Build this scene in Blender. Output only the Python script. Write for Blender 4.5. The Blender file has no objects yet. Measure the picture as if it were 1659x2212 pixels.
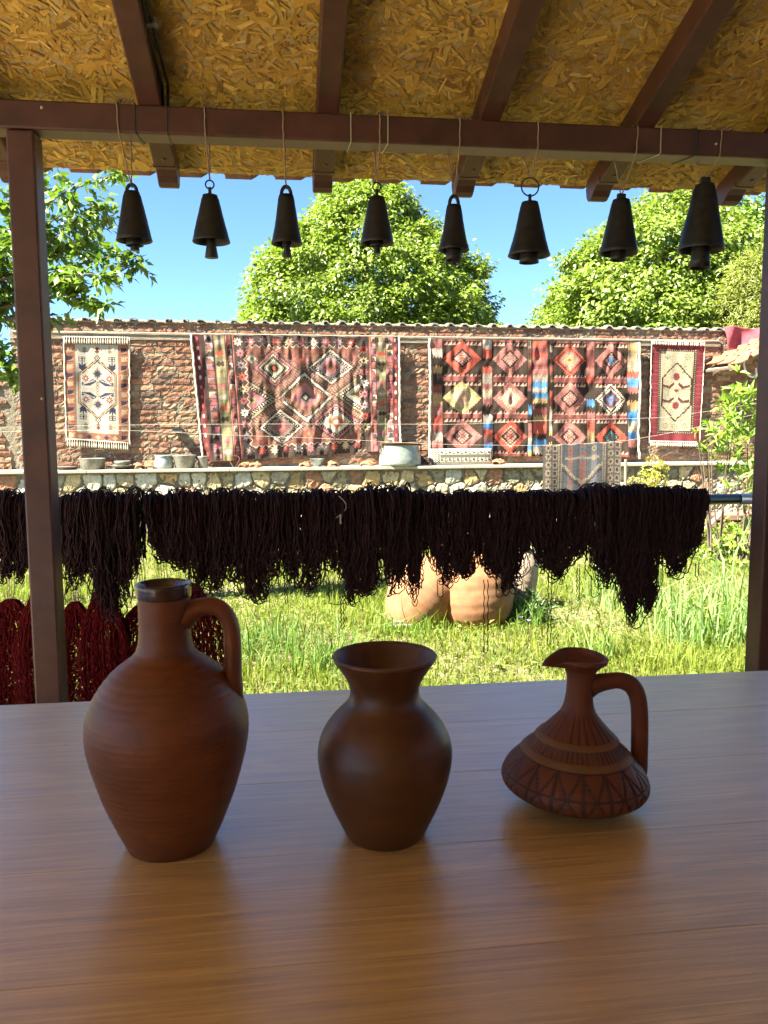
import bpy, math, random
import numpy as np
from mathutils import Vector, Matrix

random.seed(7)
rng = np.random.default_rng(7)
sc = bpy.context.scene
col = sc.collection
R_ = math.radians

# ---------------------------------------------------------------- camera
F_PX = 1713.0            # focal length in units of a 1659 x 2212 picture
PITCH, YAW, ROLL = 0.1046, 0.1244, -0.0048
CAM = np.array([0.0, 0.0, 1.20])
_F = np.array([math.sin(YAW) * math.cos(PITCH), math.cos(YAW) * math.cos(PITCH), -math.sin(PITCH)])
_R = np.array([math.cos(YAW), -math.sin(YAW), 0.0])
_U = np.cross(_R, _F)
_R, _U = _R * math.cos(ROLL) + _U * math.sin(ROLL), -_R * math.sin(ROLL) + _U * math.cos(ROLL)
cd = bpy.data.cameras.new("camera")
cam = bpy.data.objects.new("camera", cd)
col.objects.link(cam)
cam.matrix_world = Matrix(((_R[0], _U[0], -_F[0], CAM[0]), (_R[1], _U[1], -_F[1], CAM[1]),
                           (_R[2], _U[2], -_F[2], CAM[2]), (0, 0, 0, 1)))
cd.sensor_fit = 'VERTICAL'
cd.sensor_height = 36.0
cd.lens = 36.0 * F_PX / 2212.0
cd.clip_start = 0.05
cd.clip_end = 2000
cd.dof.use_dof = True
cd.dof.focus_distance = 4.0
cd.dof.aperture_fstop = 20.0
sc.camera = cam

# ---------------------------------------------------------------- sky, sun, exposure
SUN = np.array([-0.60, -0.23, 0.77]); SUN /= np.linalg.norm(SUN)
w = bpy.data.worlds.new("World"); sc.world = w; w.use_nodes = True
wn = w.node_tree; bg = wn.nodes['Background']
sky = wn.nodes.new('ShaderNodeTexSky'); sky.sky_type = 'NISHITA'; sky.sun_disc = False
sky.sun_elevation = math.asin(SUN[2]); sky.sun_rotation = math.atan2(SUN[0], SUN[1])
sky.air_density = 1.0; sky.dust_density = 0.1; sky.ozone_density = 3.0
sky.altitude = 1500
tn = wn.nodes.new('ShaderNodeMix'); tn.data_type = 'RGBA'; tn.blend_type = 'MULTIPLY'; tn.inputs[0].default_value = 1.0
tn.inputs[7].default_value = (0.265, 0.335, 0.385, 1)
wn.links.new(sky.outputs[0], tn.inputs[6]); wn.links.new(tn.outputs[2], bg.inputs[0]); bg.inputs[1].default_value = 0.05
sl = bpy.data.lights.new("sun", 'SUN'); sl.energy = 2.35; sl.angle = R_(0.5); sl.color = (1, 0.93, 0.80)
so = bpy.data.objects.new("sun", sl); col.objects.link(so)
so.rotation_euler = Vector(-SUN).to_track_quat('-Z', 'Y').to_euler()
sc.view_settings.view_transform = 'Standard'; sc.view_settings.look = 'None'
sc.view_settings.exposure = 4.05; sc.view_settings.gamma = 1.0
sc.view_settings.use_curve_mapping = False
sc.render.engine = 'CYCLES'
sc.cycles.max_bounces = 8; sc.cycles.diffuse_bounces = 5; sc.cycles.transparent_max_bounces = 4
sc.cycles.use_denoising = True
sc.cycles.sample_clamp_indirect = 10

# ---------------------------------------------------------------- helpers
def ray(u, v):
    d = _F * F_PX + _R * (u - 829.5) - _U * (v - 1106.0)
    return d / np.linalg.norm(d)
def atY(u, v, Y):
    d = ray(u, v); return CAM + d * (Y - CAM[1]) / d[1]
def atZ(u, v, z):
    d = ray(u, v); return CAM + d * (z - CAM[2]) / d[2]
def depth(p):
    return float((np.asarray(p) - CAM) @ _F)
def mpp(p):                      # metres per picture unit at a point
    return depth(p) / F_PX

def srgb(*c):
    c = np.array(c, float) / 255
    return tuple(np.where(c < 0.04045, c / 12.92, ((c + 0.055) / 1.055) ** 2.4))

def link(o, parent=None):
    col.objects.link(o)
    if parent is not None: o.parent = parent
    return o

def mesh(name, V, Fc, m=None, parent=None, fcol=None, smooth=False, uv=None, loc=None):
    """V (n,3); Fc array (k,3|4) or list of lists; fcol (k,3) colour per face"""
    me = bpy.data.meshes.new(name)
    V = np.asarray(V, dtype=np.float32)
    if isinstance(Fc, np.ndarray) and Fc.ndim == 2:
        k, q = Fc.shape
        me.vertices.add(len(V)); me.vertices.foreach_set('co', V.ravel())
        me.loops.add(k * q); me.loops.foreach_set('vertex_index', Fc.astype(np.int32).ravel())
        me.polygons.add(k); me.polygons.foreach_set('loop_start', np.arange(0, k * q, q, dtype=np.int32))
        me.update(calc_edges=True)
    else:
        me.from_pydata([tuple(map(float, p)) for p in V], [], [tuple(int(i) for i in f) for f in Fc]); me.update()
    if fcol is not None:
        a = me.attributes.new('tint', 'FLOAT_COLOR', 'FACE')
        c = np.ones((len(me.polygons), 4), np.float32); c[:, :3] = fcol
        a.data.foreach_set('color', c.ravel())
    if uv is not None:
        l = me.uv_layers.new(name='UVMap'); l.data.foreach_set('uv', np.asarray(uv, np.float32).ravel())
    if smooth: me.polygons.foreach_set('use_smooth', [True] * len(me.polygons))
    if m is not None: me.materials.append(m)
    me.validate()
    o = bpy.data.objects.new(name, me)
    if loc is not None: o.location = loc
    return link(o, parent)

def tag(o, label=None, cat=None, group=None, kind=None):
    if label: o['label'] = label
    if cat: o['category'] = cat
    if group: o['group'] = group
    if kind: o['kind'] = kind
    return o
def empty(name, loc, label, cat, group=None, rot=(0, 0, 0)):
    o = bpy.data.objects.new(name, None); o.empty_display_size = 0.1
    link(o); o.location = tuple(float(a) for a in loc); o.rotation_euler = rot
    return tag(o, label, cat, group)

class MB:
    def __init__(s): s.v = []; s.f = []; s.c = []; s.n = 0
    def add(s, V, Fc, c=None):
        V = np.asarray(V, float); s.v.append(V)
        for f in Fc: s.f.append([int(i) + s.n for i in f]); s.c.append(c if c is not None else (1, 1, 1))
        s.n += len(V)
    def box(s, a, b, c=None, jit=0.0, M=None):
        x0, y0, z0 = a; x1, y1, z1 = b
        V = np.array([[x0, y0, z0], [x1, y0, z0], [x1, y1, z0], [x0, y1, z0], [x0, y0, z1], [x1, y0, z1], [x1, y1, z1], [x0, y1, z1]], float)
        if jit: V += rng.uniform(-jit, jit, V.shape)
        if M is not None: V = V @ np.asarray(M)[:3, :3].T + np.asarray(M)[:3, 3]
        s.add(V, [[0, 3, 2, 1], [4, 5, 6, 7], [0, 1, 5, 4], [1, 2, 6, 5], [2, 3, 7, 6], [3, 0, 4, 7]], c)
    def tube(s, P, r, n=8, c=None, cap=True, flat=1.0, ref=(0.13, 0.97, 0.21)):
        P = np.asarray(P, float); k = len(P)
        r = np.full(k, r) if np.isscalar(r) else np.asarray(r, float)
        T = np.gradient(P, axis=0); T /= np.linalg.norm(T, axis=1)[:, None] + 1e-12
        A = np.cross(T, np.asarray(ref)); A /= np.linalg.norm(A, axis=1)[:, None] + 1e-12
        B = np.cross(T, A)
        an = np.linspace(0, 2 * math.pi, n, endpoint=False)
        V = (P[:, None] + A[:, None] * (np.cos(an)[None, :, None] * r[:, None, None]) + B[:, None] * (np.sin(an)[None, :, None] * (r * flat)[:, None, None])).reshape(-1, 3)
        Fc = [[i * n + j, i * n + (j + 1) % n, (i + 1) * n + (j + 1) % n, (i + 1) * n + j] for i in range(k - 1) for j in range(n)]
        if cap: Fc += [list(range(n))[::-1], [(k - 1) * n + j for j in range(n)]]
        s.add(V, Fc, c)
    def lathe(s, prof, n=32, c=None, center=(0, 0, 0), close=False):
        prof = np.asarray(prof, float); k = len(prof)
        an = np.linspace(0, 2 * math.pi, n, endpoint=False)
        V = np.zeros((k, n, 3)); V[:, :, 0] = prof[:, 0:1] * np.cos(an); V[:, :, 1] = prof[:, 0:1] * np.sin(an); V[:, :, 2] = prof[:, 1:2]
        V = V.reshape(-1, 3) + np.asarray(center)
        Fc = [[i * n + j, i * n + (j + 1) % n, (i + 1) * n + (j + 1) % n, (i + 1) * n + j] for i in range(k - 1) for j in range(n)]
        s.add(V, Fc, c)
    def build(s, name, m, parent=None, smooth=False, loc=None, bevel=0):
        o = mesh(name, np.vstack(s.v), s.f, m, parent, fcol=np.array(s.c, float), smooth=smooth, loc=loc)
        if bevel:
            b = o.modifiers.new('b', 'BEVEL'); b.width = bevel; b.segments = 2; b.limit_method = 'ANGLE'
        return o

def tube_soup(S, rad, sides=3):
    """S (n,k,3) strands -> V,F of thin tubes"""
    n, k, _ = S.shape
    T = np.gradient(S, axis=1); T /= np.linalg.norm(T, axis=2, keepdims=True) + 1e-9
    a = np.array([0.35, 0.9, 0.22]); A = np.cross(T, a); A /= np.linalg.norm(A, axis=2, keepdims=True) + 1e-9
    B = np.cross(T, A)
    an = np.linspace(0, 2 * math.pi, sides, endpoint=False)
    r = np.broadcast_to(np.asarray(rad, float).reshape(-1, 1, 1, 1), (n, 1, 1, 1))
    V = S[:, :, None] + r * (A[:, :, None] * np.cos(an)[None, None, :, None] + B[:, :, None] * np.sin(an)[None, None, :, None])
    idx = np.arange(n * k * sides).reshape(n, k, sides)
    a0 = idx[:, :-1]; a1 = idx[:, 1:]
    Fq = np.stack([a0, np.roll(a0, -1, 2), np.roll(a1, -1, 2), a1], -1).reshape(-1, 4)
    return V.reshape(-1, 3), Fq

# ---- materials
def mat(name, base=(0.5, 0.5, 0.5), rough=0.7, tint=False, var=0.0, scale=8.0, stretch=(1, 1, 1), bump=0.0, bscale=None,
        metal=0.0, spec=0.5, trans=0.0, col2=None, objrand=0.0, coat=0.0, bdist=0.01, detail=5):
    m = bpy.data.materials.new(name); m.use_nodes = True
    nt = m.node_tree; N = nt.nodes; L = nt.links
    p = N['Principled BSDF']; p.inputs['Roughness'].default_value = rough; p.inputs['Metallic'].default_value = metal
    p.inputs['Specular IOR Level'].default_value = spec; p.inputs['Coat Weight'].default_value = coat
    tc = N.new('ShaderNodeTexCoord'); mp = N.new('ShaderNodeMapping'); mp.inputs['Scale'].default_value = stretch
    L.new(tc.outputs['Object'], mp.inputs['Vector'])
    nz = N.new('ShaderNodeTexNoise'); nz.inputs['Scale'].default_value = scale; nz.inputs['Detail'].default_value = detail
    nz.inputs['Roughness'].default_value = 0.62
    L.new(mp.outputs[0], nz.inputs['Vector'])
    if tint:
        at = N.new('ShaderNodeAttribute'); at.attribute_name = 'tint'; cur = at.outputs['Color']
    else:
        rgb = N.new('ShaderNodeRGB'); rgb.outputs[0].default_value = (*base, 1); cur = rgb.outputs[0]
    if col2 is not None:
        mx = N.new('ShaderNodeMix'); mx.data_type = 'RGBA'
        cr = N.new('ShaderNodeMapRange'); cr.inputs[1].default_value = 0.42; cr.inputs[2].default_value = 0.62
        L.new(nz.outputs['Fac'], cr.inputs[0]); L.new(cr.outputs[0], mx.inputs[0])
        L.new(cur, mx.inputs[6]); mx.inputs[7].default_value = (*col2, 1); cur = mx.outputs[2]
    if var:
        hs = N.new('ShaderNodeHueSaturation'); mr = N.new('ShaderNodeMapRange')
        mr.inputs[1].default_value = 0.3; mr.inputs[2].default_value = 0.7
        mr.inputs[3].default_value = 1 - var; mr.inputs[4].default_value = 1 + var
        n2 = N.new('ShaderNodeTexNoise'); n2.inputs['Scale'].default_value = scale * 2.3; n2.inputs['Detail'].default_value = 6
        L.new(mp.outputs[0], n2.inputs['Vector'])
        L.new(n2.outputs['Fac'], mr.inputs[0]); L.new(mr.outputs[0], hs.inputs['Value']); L.new(cur, hs.inputs['Color']); cur = hs.outputs[0]
    L.new(cur, p.inputs['Base Color'])
    if bump:
        b = N.new('ShaderNodeBump'); b.inputs['Strength'].default_value = bump; b.inputs['Distance'].default_value = bdist
        nb = N.new('ShaderNodeTexNoise'); nb.inputs['Scale'].default_value = bscale or scale * 3; nb.inputs['Detail'].default_value = 6
        L.new(mp.outputs[0], nb.inputs['Vector']); L.new(nb.outputs['Fac'], b.inputs['Height']); L.new(b.outputs[0], p.inputs['Normal'])
    if trans:
        t = N.new('ShaderNodeBsdfTranslucent'); ms = N.new('ShaderNodeMixShader'); ms.inputs[0].default_value = trans
        g = N.new('ShaderNodeMix'); g.data_type = 'RGBA'; g.blend_type = 'MULTIPLY'; g.inputs[0].default_value = 1
        L.new(cur, g.inputs[6]); g.inputs[7].default_value = (1.5, 1.6, 0.6, 1)
        L.new(g.outputs[2], t.inputs['Color'])
        L.new(p.outputs[0], ms.inputs[1]); L.new(t.outputs[0], ms.inputs[2]); L.new(ms.outputs[0], N['Material Output'].inputs[0])
    return m

M = {}
M['paint'] = mat('maroon_steel_paint', (0.080, 0.027, 0.015), 0.5, var=0.3, scale=5, bump=0.05, bscale=60, bdist=0.002)
M['osb_base'] = mat('osb_board', (0.46, 0.32, 0.12), 0.7, var=0.3, scale=12)
M['brick'] = mat('old_brick', tint=True, rough=0.93, var=0.28, scale=14, bump=0.9, bscale=55, bdist=0.008, spec=0.2)
M['mortar'] = mat('lime_mortar', (0.175, 0.15, 0.105), 0.96, var=0.25, scale=9, bump=1.0, bscale=50, bdist=0.012, spec=0.2)
M['stone'] = mat('field_stone', tint=True, rough=0.9, var=0.30, scale=9, bump=0.9, bscale=30, bdist=0.012, spec=0.25)
M['marble'] = mat('pale_ledge', (0.32, 0.29, 0.23), 0.5, var=0.1, scale=5)
M['oldwood'] = mat('weathered_wood', (0.20, 0.16, 0.11), 0.85, var=0.4, scale=14, stretch=(0.25, 3, 3), bump=0.6, bscale=40)
M['rug'] = mat('woven_wool', tint=True, rough=0.95, var=0.20, scale=30, stretch=(1, 1, 3), bump=0.35, bscale=140, bdist=0.004, spec=0.1)
M['wool'] = mat('cream_wool', (0.46, 0.42, 0.32), 0.95, var=0.1, scale=30, spec=0.1)
M['tin'] = mat('tinned_copper', (0.22, 0.26, 0.23), 0.5, metal=0.35, var=0.22, scale=9, bump=0.35, bscale=25, bdist=0.004, col2=(0.24, 0.27, 0.22))
M['tin_dark'] = mat('dull_tin', (0.17, 0.165, 0.13), 0.55, metal=0.35, var=0.25, scale=14, bump=0.4, bscale=40, bdist=0.003)
M['rust'] = mat('rusty_iron', (0.10, 0.055, 0.035), 0.8, metal=0.3, var=0.3, scale=30)
M['terra'] = mat('orange_terracotta', (0.25, 0.112, 0.046), 0.9, var=0.22, scale=7, bump=0.4, bscale=20, bdist=0.004, col2=(0.23, 0.115, 0.055))  # clay colour of the garden jars and ledge shards
M['greyjar'] = mat('grey_earthenware', (0.27, 0.21, 0.15), 0.9, var=0.25, scale=6, bump=0.4, bscale=20)
M['jug'] = mat('jug_clay', (0.150, 0.038, 0.009), 0.5, var=0.18, scale=9, stretch=(1, 1, 2.2), bump=0.24, bscale=24, bdist=0.004, spec=0.4, col2=(0.115, 0.031, 0.008))
M['vase'] = mat('burnished_clay', (0.082, 0.024, 0.006), 0.45, var=0.24, scale=10, stretch=(1, 1, 2), bump=0.25, bscale=22, bdist=0.003, spec=0.45, col2=(0.068, 0.022, 0.005))
M['glaze'] = mat('dark_glaze', (0.04, 0.014, 0.010), 0.18, spec=0.6)
M['smalljug'] = mat('carved_clay', tint=True, rough=0.6, var=0.14, scale=14, bump=0.2, bscale=40, bdist=0.002, spec=0.35)
M['bell'] = mat('blackened_bronze', (0.035, 0.030, 0.022), 0.5, metal=0.55, var=0.35, scale=16, bump=0.25, bscale=30, bdist=0.003)
M['iron'] = mat('dark_iron', (0.03, 0.032, 0.04), 0.5, metal=0.6)
M['cord'] = mat('jute_cord', (0.30, 0.20, 0.12), 0.9, var=0.2, scale=200)
M['wire'] = mat('pale_wire', (0.42, 0.38, 0.24), 0.5)
M['dkwire'] = mat('dark_wire', (0.03, 0.04, 0.03), 0.5)
M['cable'] = mat('black_cable', (0.012, 0.014, 0.012), 0.45)
M['yarn'] = mat('aubergine_yarn', (0.040, 0.014, 0.013), 0.85, tint=False, var=0.3, scale=60, spec=0.3)
M['redyarn'] = mat('crimson_yarn', (0.17, 0.006, 0.008), 0.85, var=0.35, scale=40, spec=0.2)
M['pinkyarn'] = mat('pink_tie_yarn', (0.5, 0.25, 0.25), 0.9)
M['rail'] = mat('green_rail_paint', (0.008, 0.04, 0.034), 0.25, spec=0.6)
M['steel'] = mat('bare_steel', (0.5, 0.55, 0.58), 0.3, metal=0.7)
M['leaf'] = mat('leaf', tint=True, rough=0.42, trans=0.30, spec=0.5)
M['grass'] = mat('grass_blades', tint=True, rough=0.6, trans=0.35, spec=0.3)
M['bark'] = mat('bark', (0.09, 0.065, 0.045), 0.9, var=0.3, scale=8, stretch=(2, 2, 0.5), bump=0.8, bscale=20)
M['tile'] = mat('clay_roof_tile', (0.20, 0.085, 0.05), 0.85, var=0.3, scale=12)
M['tile2'] = mat('canopy_roof_tile', (0.24, 0.10, 0.05), 0.85, var=0.3, scale=10, bump=0.4, bscale=30)  # slightly lighter, bumpy clay for the canopy tiles
M['maroon'] = mat('maroon_cloth', (0.22, 0.06, 0.07), 0.95, var=0.2, scale=10, bump=0.4, bscale=14, bdist=0.02, spec=0.1)
M['white'] = mat('white_plaster', (0.22, 0.20, 0.165), 0.9, var=0.15, scale=10, bump=0.6, bscale=30)
M['floor'] = mat('concrete_floor', (0.45, 0.40, 0.32), 0.85, var=0.15, scale=3)
M['added_wall'] = mat('added_wall_boards', (0.52, 0.42, 0.28), 0.8, var=.3, scale=6, stretch=(1, 1, .2))  # boards of the added unseen walls, kept pale to bounce light inside
M['hose'] = mat('white_hose', (0.6, 0.58, 0.52), 0.5)

def mat_flake():
    m = mat('osb_flakes', tint=True, rough=0.62, spec=0.35)
    nt = m.node_tree; N = nt.nodes; L = nt.links; p = N['Principled BSDF']
    uv = N.new('ShaderNodeUVMap'); mp = N.new('ShaderNodeMapping'); mp.inputs['Scale'].default_value = (6, 90, 1)
    nz = N.new('ShaderNodeTexNoise'); nz.inputs['Scale'].default_value = 1.0; nz.inputs['Detail'].default_value = 3
    L.new(uv.outputs[0], mp.inputs[0]); L.new(mp.outputs[0], nz.inputs['Vector'])
    mr = N.new('ShaderNodeMapRange'); mr.inputs[1].default_value = 0.3; mr.inputs[2].default_value = 0.7; mr.inputs[3].default_value = 0.72; mr.inputs[4].default_value = 1.22
    hs = N.new('ShaderNodeHueSaturation'); at = [n for n in N if n.type == 'ATTRIBUTE'][0]
    L.new(nz.outputs['Fac'], mr.inputs[0]); L.new(mr.outputs[0], hs.inputs['Value']); L.new(at.outputs['Color'], hs.inputs['Color']); L.new(hs.outputs[0], p.inputs['Base Color'])
    return m
M['flake'] = mat_flake()

def mat_table():
    m = bpy.data.materials.new('honey_table_wood'); m.use_nodes = True
    nt = m.node_tree; N = nt.nodes; L = nt.links; p = N['Principled BSDF']
    tc = N.new('ShaderNodeTexCoord'); oi = N.new('ShaderNodeObjectInfo')
    add = N.new('ShaderNodeVectorMath'); add.operation = 'ADD'
    cb = N.new('ShaderNodeCombineXYZ'); mu = N.new('ShaderNodeMath'); mu.operation = 'MULTIPLY'; mu.inputs[1].default_value = 37.0
    L.new(oi.outputs['Random'], mu.inputs[0]); L.new(mu.outputs[0], cb.inputs[0]); L.new(mu.outputs[0], cb.inputs[2])
    L.new(tc.outputs['Object'], add.inputs[0]); L.new(cb.outputs[0], add.inputs[1])
    def noise(stretch, scale, detail=4, rough=0.6, dist=0.0):
        mp = N.new('ShaderNodeMapping'); mp.inputs['Scale'].default_value = stretch
        nz = N.new('ShaderNodeTexNoise'); nz.inputs['Scale'].default_value = scale; nz.inputs['Detail'].default_value = detail
        nz.inputs['Roughness'].default_value = rough; nz.inputs['Distortion'].default_value = dist
        L.new(add.outputs[0], mp.inputs[0]); L.new(mp.outputs[0], nz.inputs['Vector']); return nz.outputs['Fac']
    big = noise((0.9, 9, 1), 1.6, 3, 0.5, 0.6)      # broad cathedral figure
    ring = N.new('ShaderNodeMath'); ring.operation = 'MULTIPLY'; ring.inputs[1].default_value = 46; L.new(big, ring.inputs[0])
    sn = N.new('ShaderNodeMath'); sn.operation = 'SINE'; L.new(ring.outputs[0], sn.inputs[0])
    fine = noise((1.2, 45, 1), 5.0, 5, 0.7)
    fib = noise((3, 160, 1), 3.0, 3, 0.6)
    cr = N.new('ShaderNodeValToRGB'); e = cr.color_ramp.elements
    e[0].position = 0.28; e[0].color = (0.52, 0.285, 0.070, 1); e[1].position = 0.72; e[1].color = (0.78, 0.50, 0.165, 1)
    mid = cr.color_ramp.elements.new(0.5); mid.color = (0.66, 0.39, 0.11, 1)
    a1 = N.new('ShaderNodeMath'); a1.operation = 'MULTIPLY_ADD'; a1.inputs[1].default_value = 0.085; L.new(sn.outputs[0], a1.inputs[0]); L.new(fine, a1.inputs[2])
    L.new(a1.outputs[0], cr.inputs[0])
    hs = N.new('ShaderNodeHueSaturation'); mr = N.new('ShaderNodeMapRange'); mr.inputs[1].default_value = 0.3; mr.inputs[2].default_value = 0.65; mr.inputs[3].default_value = 0.72; mr.inputs[4].default_value = 1.08
    vo = N.new('ShaderNodeTexVoronoi'); vo.inputs['Scale'].default_value = 9.0; mpv = N.new('ShaderNodeMapping'); mpv.inputs['Scale'].default_value = (0.55, 1.3, 1)
    L.new(add.outputs[0], mpv.inputs[0]); L.new(mpv.outputs[0], vo.inputs['Vector'])
    mv = N.new('ShaderNodeMapRange'); mv.inputs[1].default_value = 0.012; mv.inputs[2].default_value = 0.03; mv.inputs[3].default_value = 0.45; mv.inputs[4].default_value = 1.0; L.new(vo.outputs['Distance'], mv.inputs[0])
    mm_ = N.new('ShaderNodeMath'); mm_.operation = 'MULTIPLY'
    L.new(fib, mr.inputs[0]); L.new(mr.outputs[0], mm_.inputs[0]); L.new(mv.outputs[0], mm_.inputs[1]); L.new(mm_.outputs[0], hs.inputs['Value']); L.new(cr.outputs[0], hs.inputs['Color']); L.new(hs.outputs[0], p.inputs['Base Color'])
    rr = N.new('ShaderNodeMapRange'); rr.inputs[3].default_value = 0.30; rr.inputs[4].default_value = 0.46; L.new(fine, rr.inputs[0]); L.new(rr.outputs[0], p.inputs['Roughness'])
    bp = N.new('ShaderNodeBump'); bp.inputs['Strength'].default_value = 0.5; bp.inputs['Distance'].default_value = 0.0012
    ad = N.new('ShaderNodeMath'); ad.operation = 'ADD'; L.new(fib, ad.inputs[0]); L.new(a1.outputs[0], ad.inputs[1])
    L.new(ad.outputs[0], bp.inputs['Height']); L.new(bp.outputs[0], p.inputs['Normal'])
    p.inputs['Specular IOR Level'].default_value = 0.8; p.inputs['IOR'].default_value = 1.9; p.inputs['Coat Weight'].default_value = 1.0; p.inputs['Coat IOR'].default_value = 2.1; p.inputs['Coat Roughness'].default_value = 0.31
    return m
M['table'] = mat_table()

def mat_ground():
    m = mat('garden_soil', (0.12, 0.115, 0.035), 0.95, var=0.3, scale=3, col2=(0.20, 0.16, 0.085), bump=0.8, bscale=40, bdist=0.02)
    return m
M['ground'] = mat_ground()

# ================================================================ SETTING
mesh('ground', [(-700, -700, 0), (700, -700, 0), (700, 900, 0), (-700, 900, 0)], np.array([[0, 1, 2, 3]]), M['ground'])['kind'] = 'structure'
fl = MB(); fl.box((-4.2, -5, -0.05), (5.0, 2.62, 0.06)); fl.build('floor', M['floor'])['kind'] = 'structure'

# ---------------------------------------------------------------- shed frame
YB = 2.30                                  # front face of posts and beam
zt = atY(829, 248, YB)[2]                  # top of the beam
BH = 57 * mpp(atY(829, 275, YB)) * 1.02
zb = zt - BH
TW = 0.078
def rbox(name, a, b, m, parent=None, bev=0.006):
    k = MB(); k.box(a, b); return k.build(name, m, parent, bevel=bev)
bm_ = empty('roof_beam', (0, YB + TW / 2, zb), 'long maroon painted steel beam with eight bells tied to it', 'beam')
bm_o = rbox('beam_tube', (-4.0, -TW / 2, 0), (4.8, TW / 2, BH), M['paint'], bm_)
for (u, v) in ((90, 232), (1547, 311)):
    p = atY(u, v, YB); k = MB(); k.lathe([(0.0, -0.004), (0.003, -0.003), (0.0045, 0)], 10)
    s = k.build('screw_head', M['wire'], bm_, smooth=True); s.location = (p[0], -TW / 2, p[2] - zb); s.rotation_euler = (R_(90) * -1, 0, 0)
pl = [atY(u, v, YB) for u, v in ((40.5, 850), (100.5, 850))]
xl0, xl1 = pl[0][0], pl[1][0]
pr = atY(1642, 1350, YB)[0]
def post(x0, x1, label, lean=0.0):
    e = empty('steel_post', ((x0 + x1) / 2, YB + TW / 2, 0.06), label, 'post', 'maroon steel posts under the beam')
    hw = (x1 - x0) / 2
    rbox('post_tube', (-hw, -TW / 2, 0), (hw, TW / 2, zb - 0.06 - 0.002), M['paint'], e)
    rbox('base_plate', (-hw - 0.04, -TW / 2 - 0.04, 0), (hw + 0.04, TW / 2 + 0.04, 0.006), M['paint'], e, 0.001)
    return e
lp = post(xl0, xl1, 'square maroon steel post at the left behind the tall jug')
post(pr, pr + (xl1 - xl0), 'square maroon steel post at the right edge beside the leafy shrub')
p = atY(91, 861, YB); k = MB(); k.lathe([(0.0, -0.003), (0.003, -0.002), (0.0042, 0)], 10)
s = k.build('screw_head', M['wire'], lp, smooth=True); s.location = (p[0] - (xl0 + xl1) / 2, -TW / 2, p[2] - 0.06); s.rotation_euler = (-R_(90), 0, 0)

# rafters: local frame t runs down the slope, origin on the beam top front edge
SL = math.radians(18.2)
RD = 0.075                                # rafter depth
def slope_pt(x, t, h):                    # t metres down-slope from Y=YB, h above the rafter underside
    return np.array([x, YB + t * math.cos(SL) + h * math.sin(SL), zt - t * math.sin(SL) + h * math.cos(SL)])
def slopeY(u, v, h):                      # intersect a sight line with the plane h above rafter undersides
    n = np.array([0, math.sin(SL), math.cos(SL)]); o = slope_pt(0, 0, h); d = ray(u, v)
    return CAM + d * ((o - CAM) @ n) / (d @ n)
T_END = 0.40
raf_x = []
for (ua, va, ub, vb) in ((270, 0, 320, 219), (722, 0, 711, 240), (1152, 0, 1060, 255), (1569, 0, 1396, 268)):
    a = slopeY(ua, va, 0)[0]; b = slopeY(ub, vb, 0)[0]; raf_x.append((a + b) / 2)
print('rafters', raf_x)
RW = 0.062
step = (raf_x[3] - raf_x[0]) / 3
allx = [raf_x[0] - 3 * step, raf_x[0] - 2 * step, raf_x[0] - step] + raf_x + [raf_x[3] + step, raf_x[3] + 2 * step, raf_x[3] + 3 * step]
T_TOP = -3.3
names = {0: 'rafter out past the left post', 1: 'rafter left of the left post', 2: 'rafter half hidden by the left post'}
rl = ['second rafter beyond the left post', 'first rafter beyond the left post', 'rafter passing behind the top of the left post',
      'rafter carrying the black cable, between the first and second bell', 'rafter ending between the third and fourth bell',
      'rafter ending between the fifth and sixth bell', 'rafter ending beside the seventh bell', 'rafter whose tail ends right of the eighth bell',
      'first rafter beyond the right post', 'second rafter beyond the right post']
for i, x in enumerate(allx):
    e = empty('rafter', slope_pt(x, 0, 0), 'maroon ' + rl[i], 'rafter', 'rafters under the board ceiling')
    e.rotation_euler = (-SL, 0, 0)
    # profile in (t, h): S-shaped tail
    T = T_END - 0.03
    prof = [(T_TOP, 0), (T - 0.10, 0), (T - 0.095, 0.006), (T - 0.075, 0.012), (T - 0.05, 0.007), (T - 0.03, -0.002), (T - 0.01, -0.004), (T + 0.008, 0.004), (T + 0.016, 0.02), (T + 0.014, 0.05), (T, RD), (T_TOP, RD)]
    n = len(prof); V = [(-RW / 2, a, b) for a, b in prof] + [(RW / 2, a, b) for a, b in prof]
    Fc = [[j, (j + 1) % n, n + (j + 1) % n, n + j] for j in range(n)] + [list(range(n))[::-1], list(range(n, 2 * n))]
    o = mesh('rafter_bar', V, Fc, M['paint'], e)
    b = o.modifiers.new('b', 'BEVEL'); b.width = 0.004; b.segments = 2; b.limit_method = 'ANGLE'; b.angle_limit = R_(50)
    k = MB(); k.box((-RW / 2 - 0.0015, T - 0.106, -0.0015), (RW / 2 + 0.0015, T - 0.102, 0.02)); k.build('end_cap', M['paint'], e)
    k = MB(); k.lathe([(0, -0.003), (0.006, -0.002), (0.008, 0.0)], 12); s = k.build('bolt', M['paint'], e, smooth=True); s.location = (0.004, T - 0.14, 0)

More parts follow.
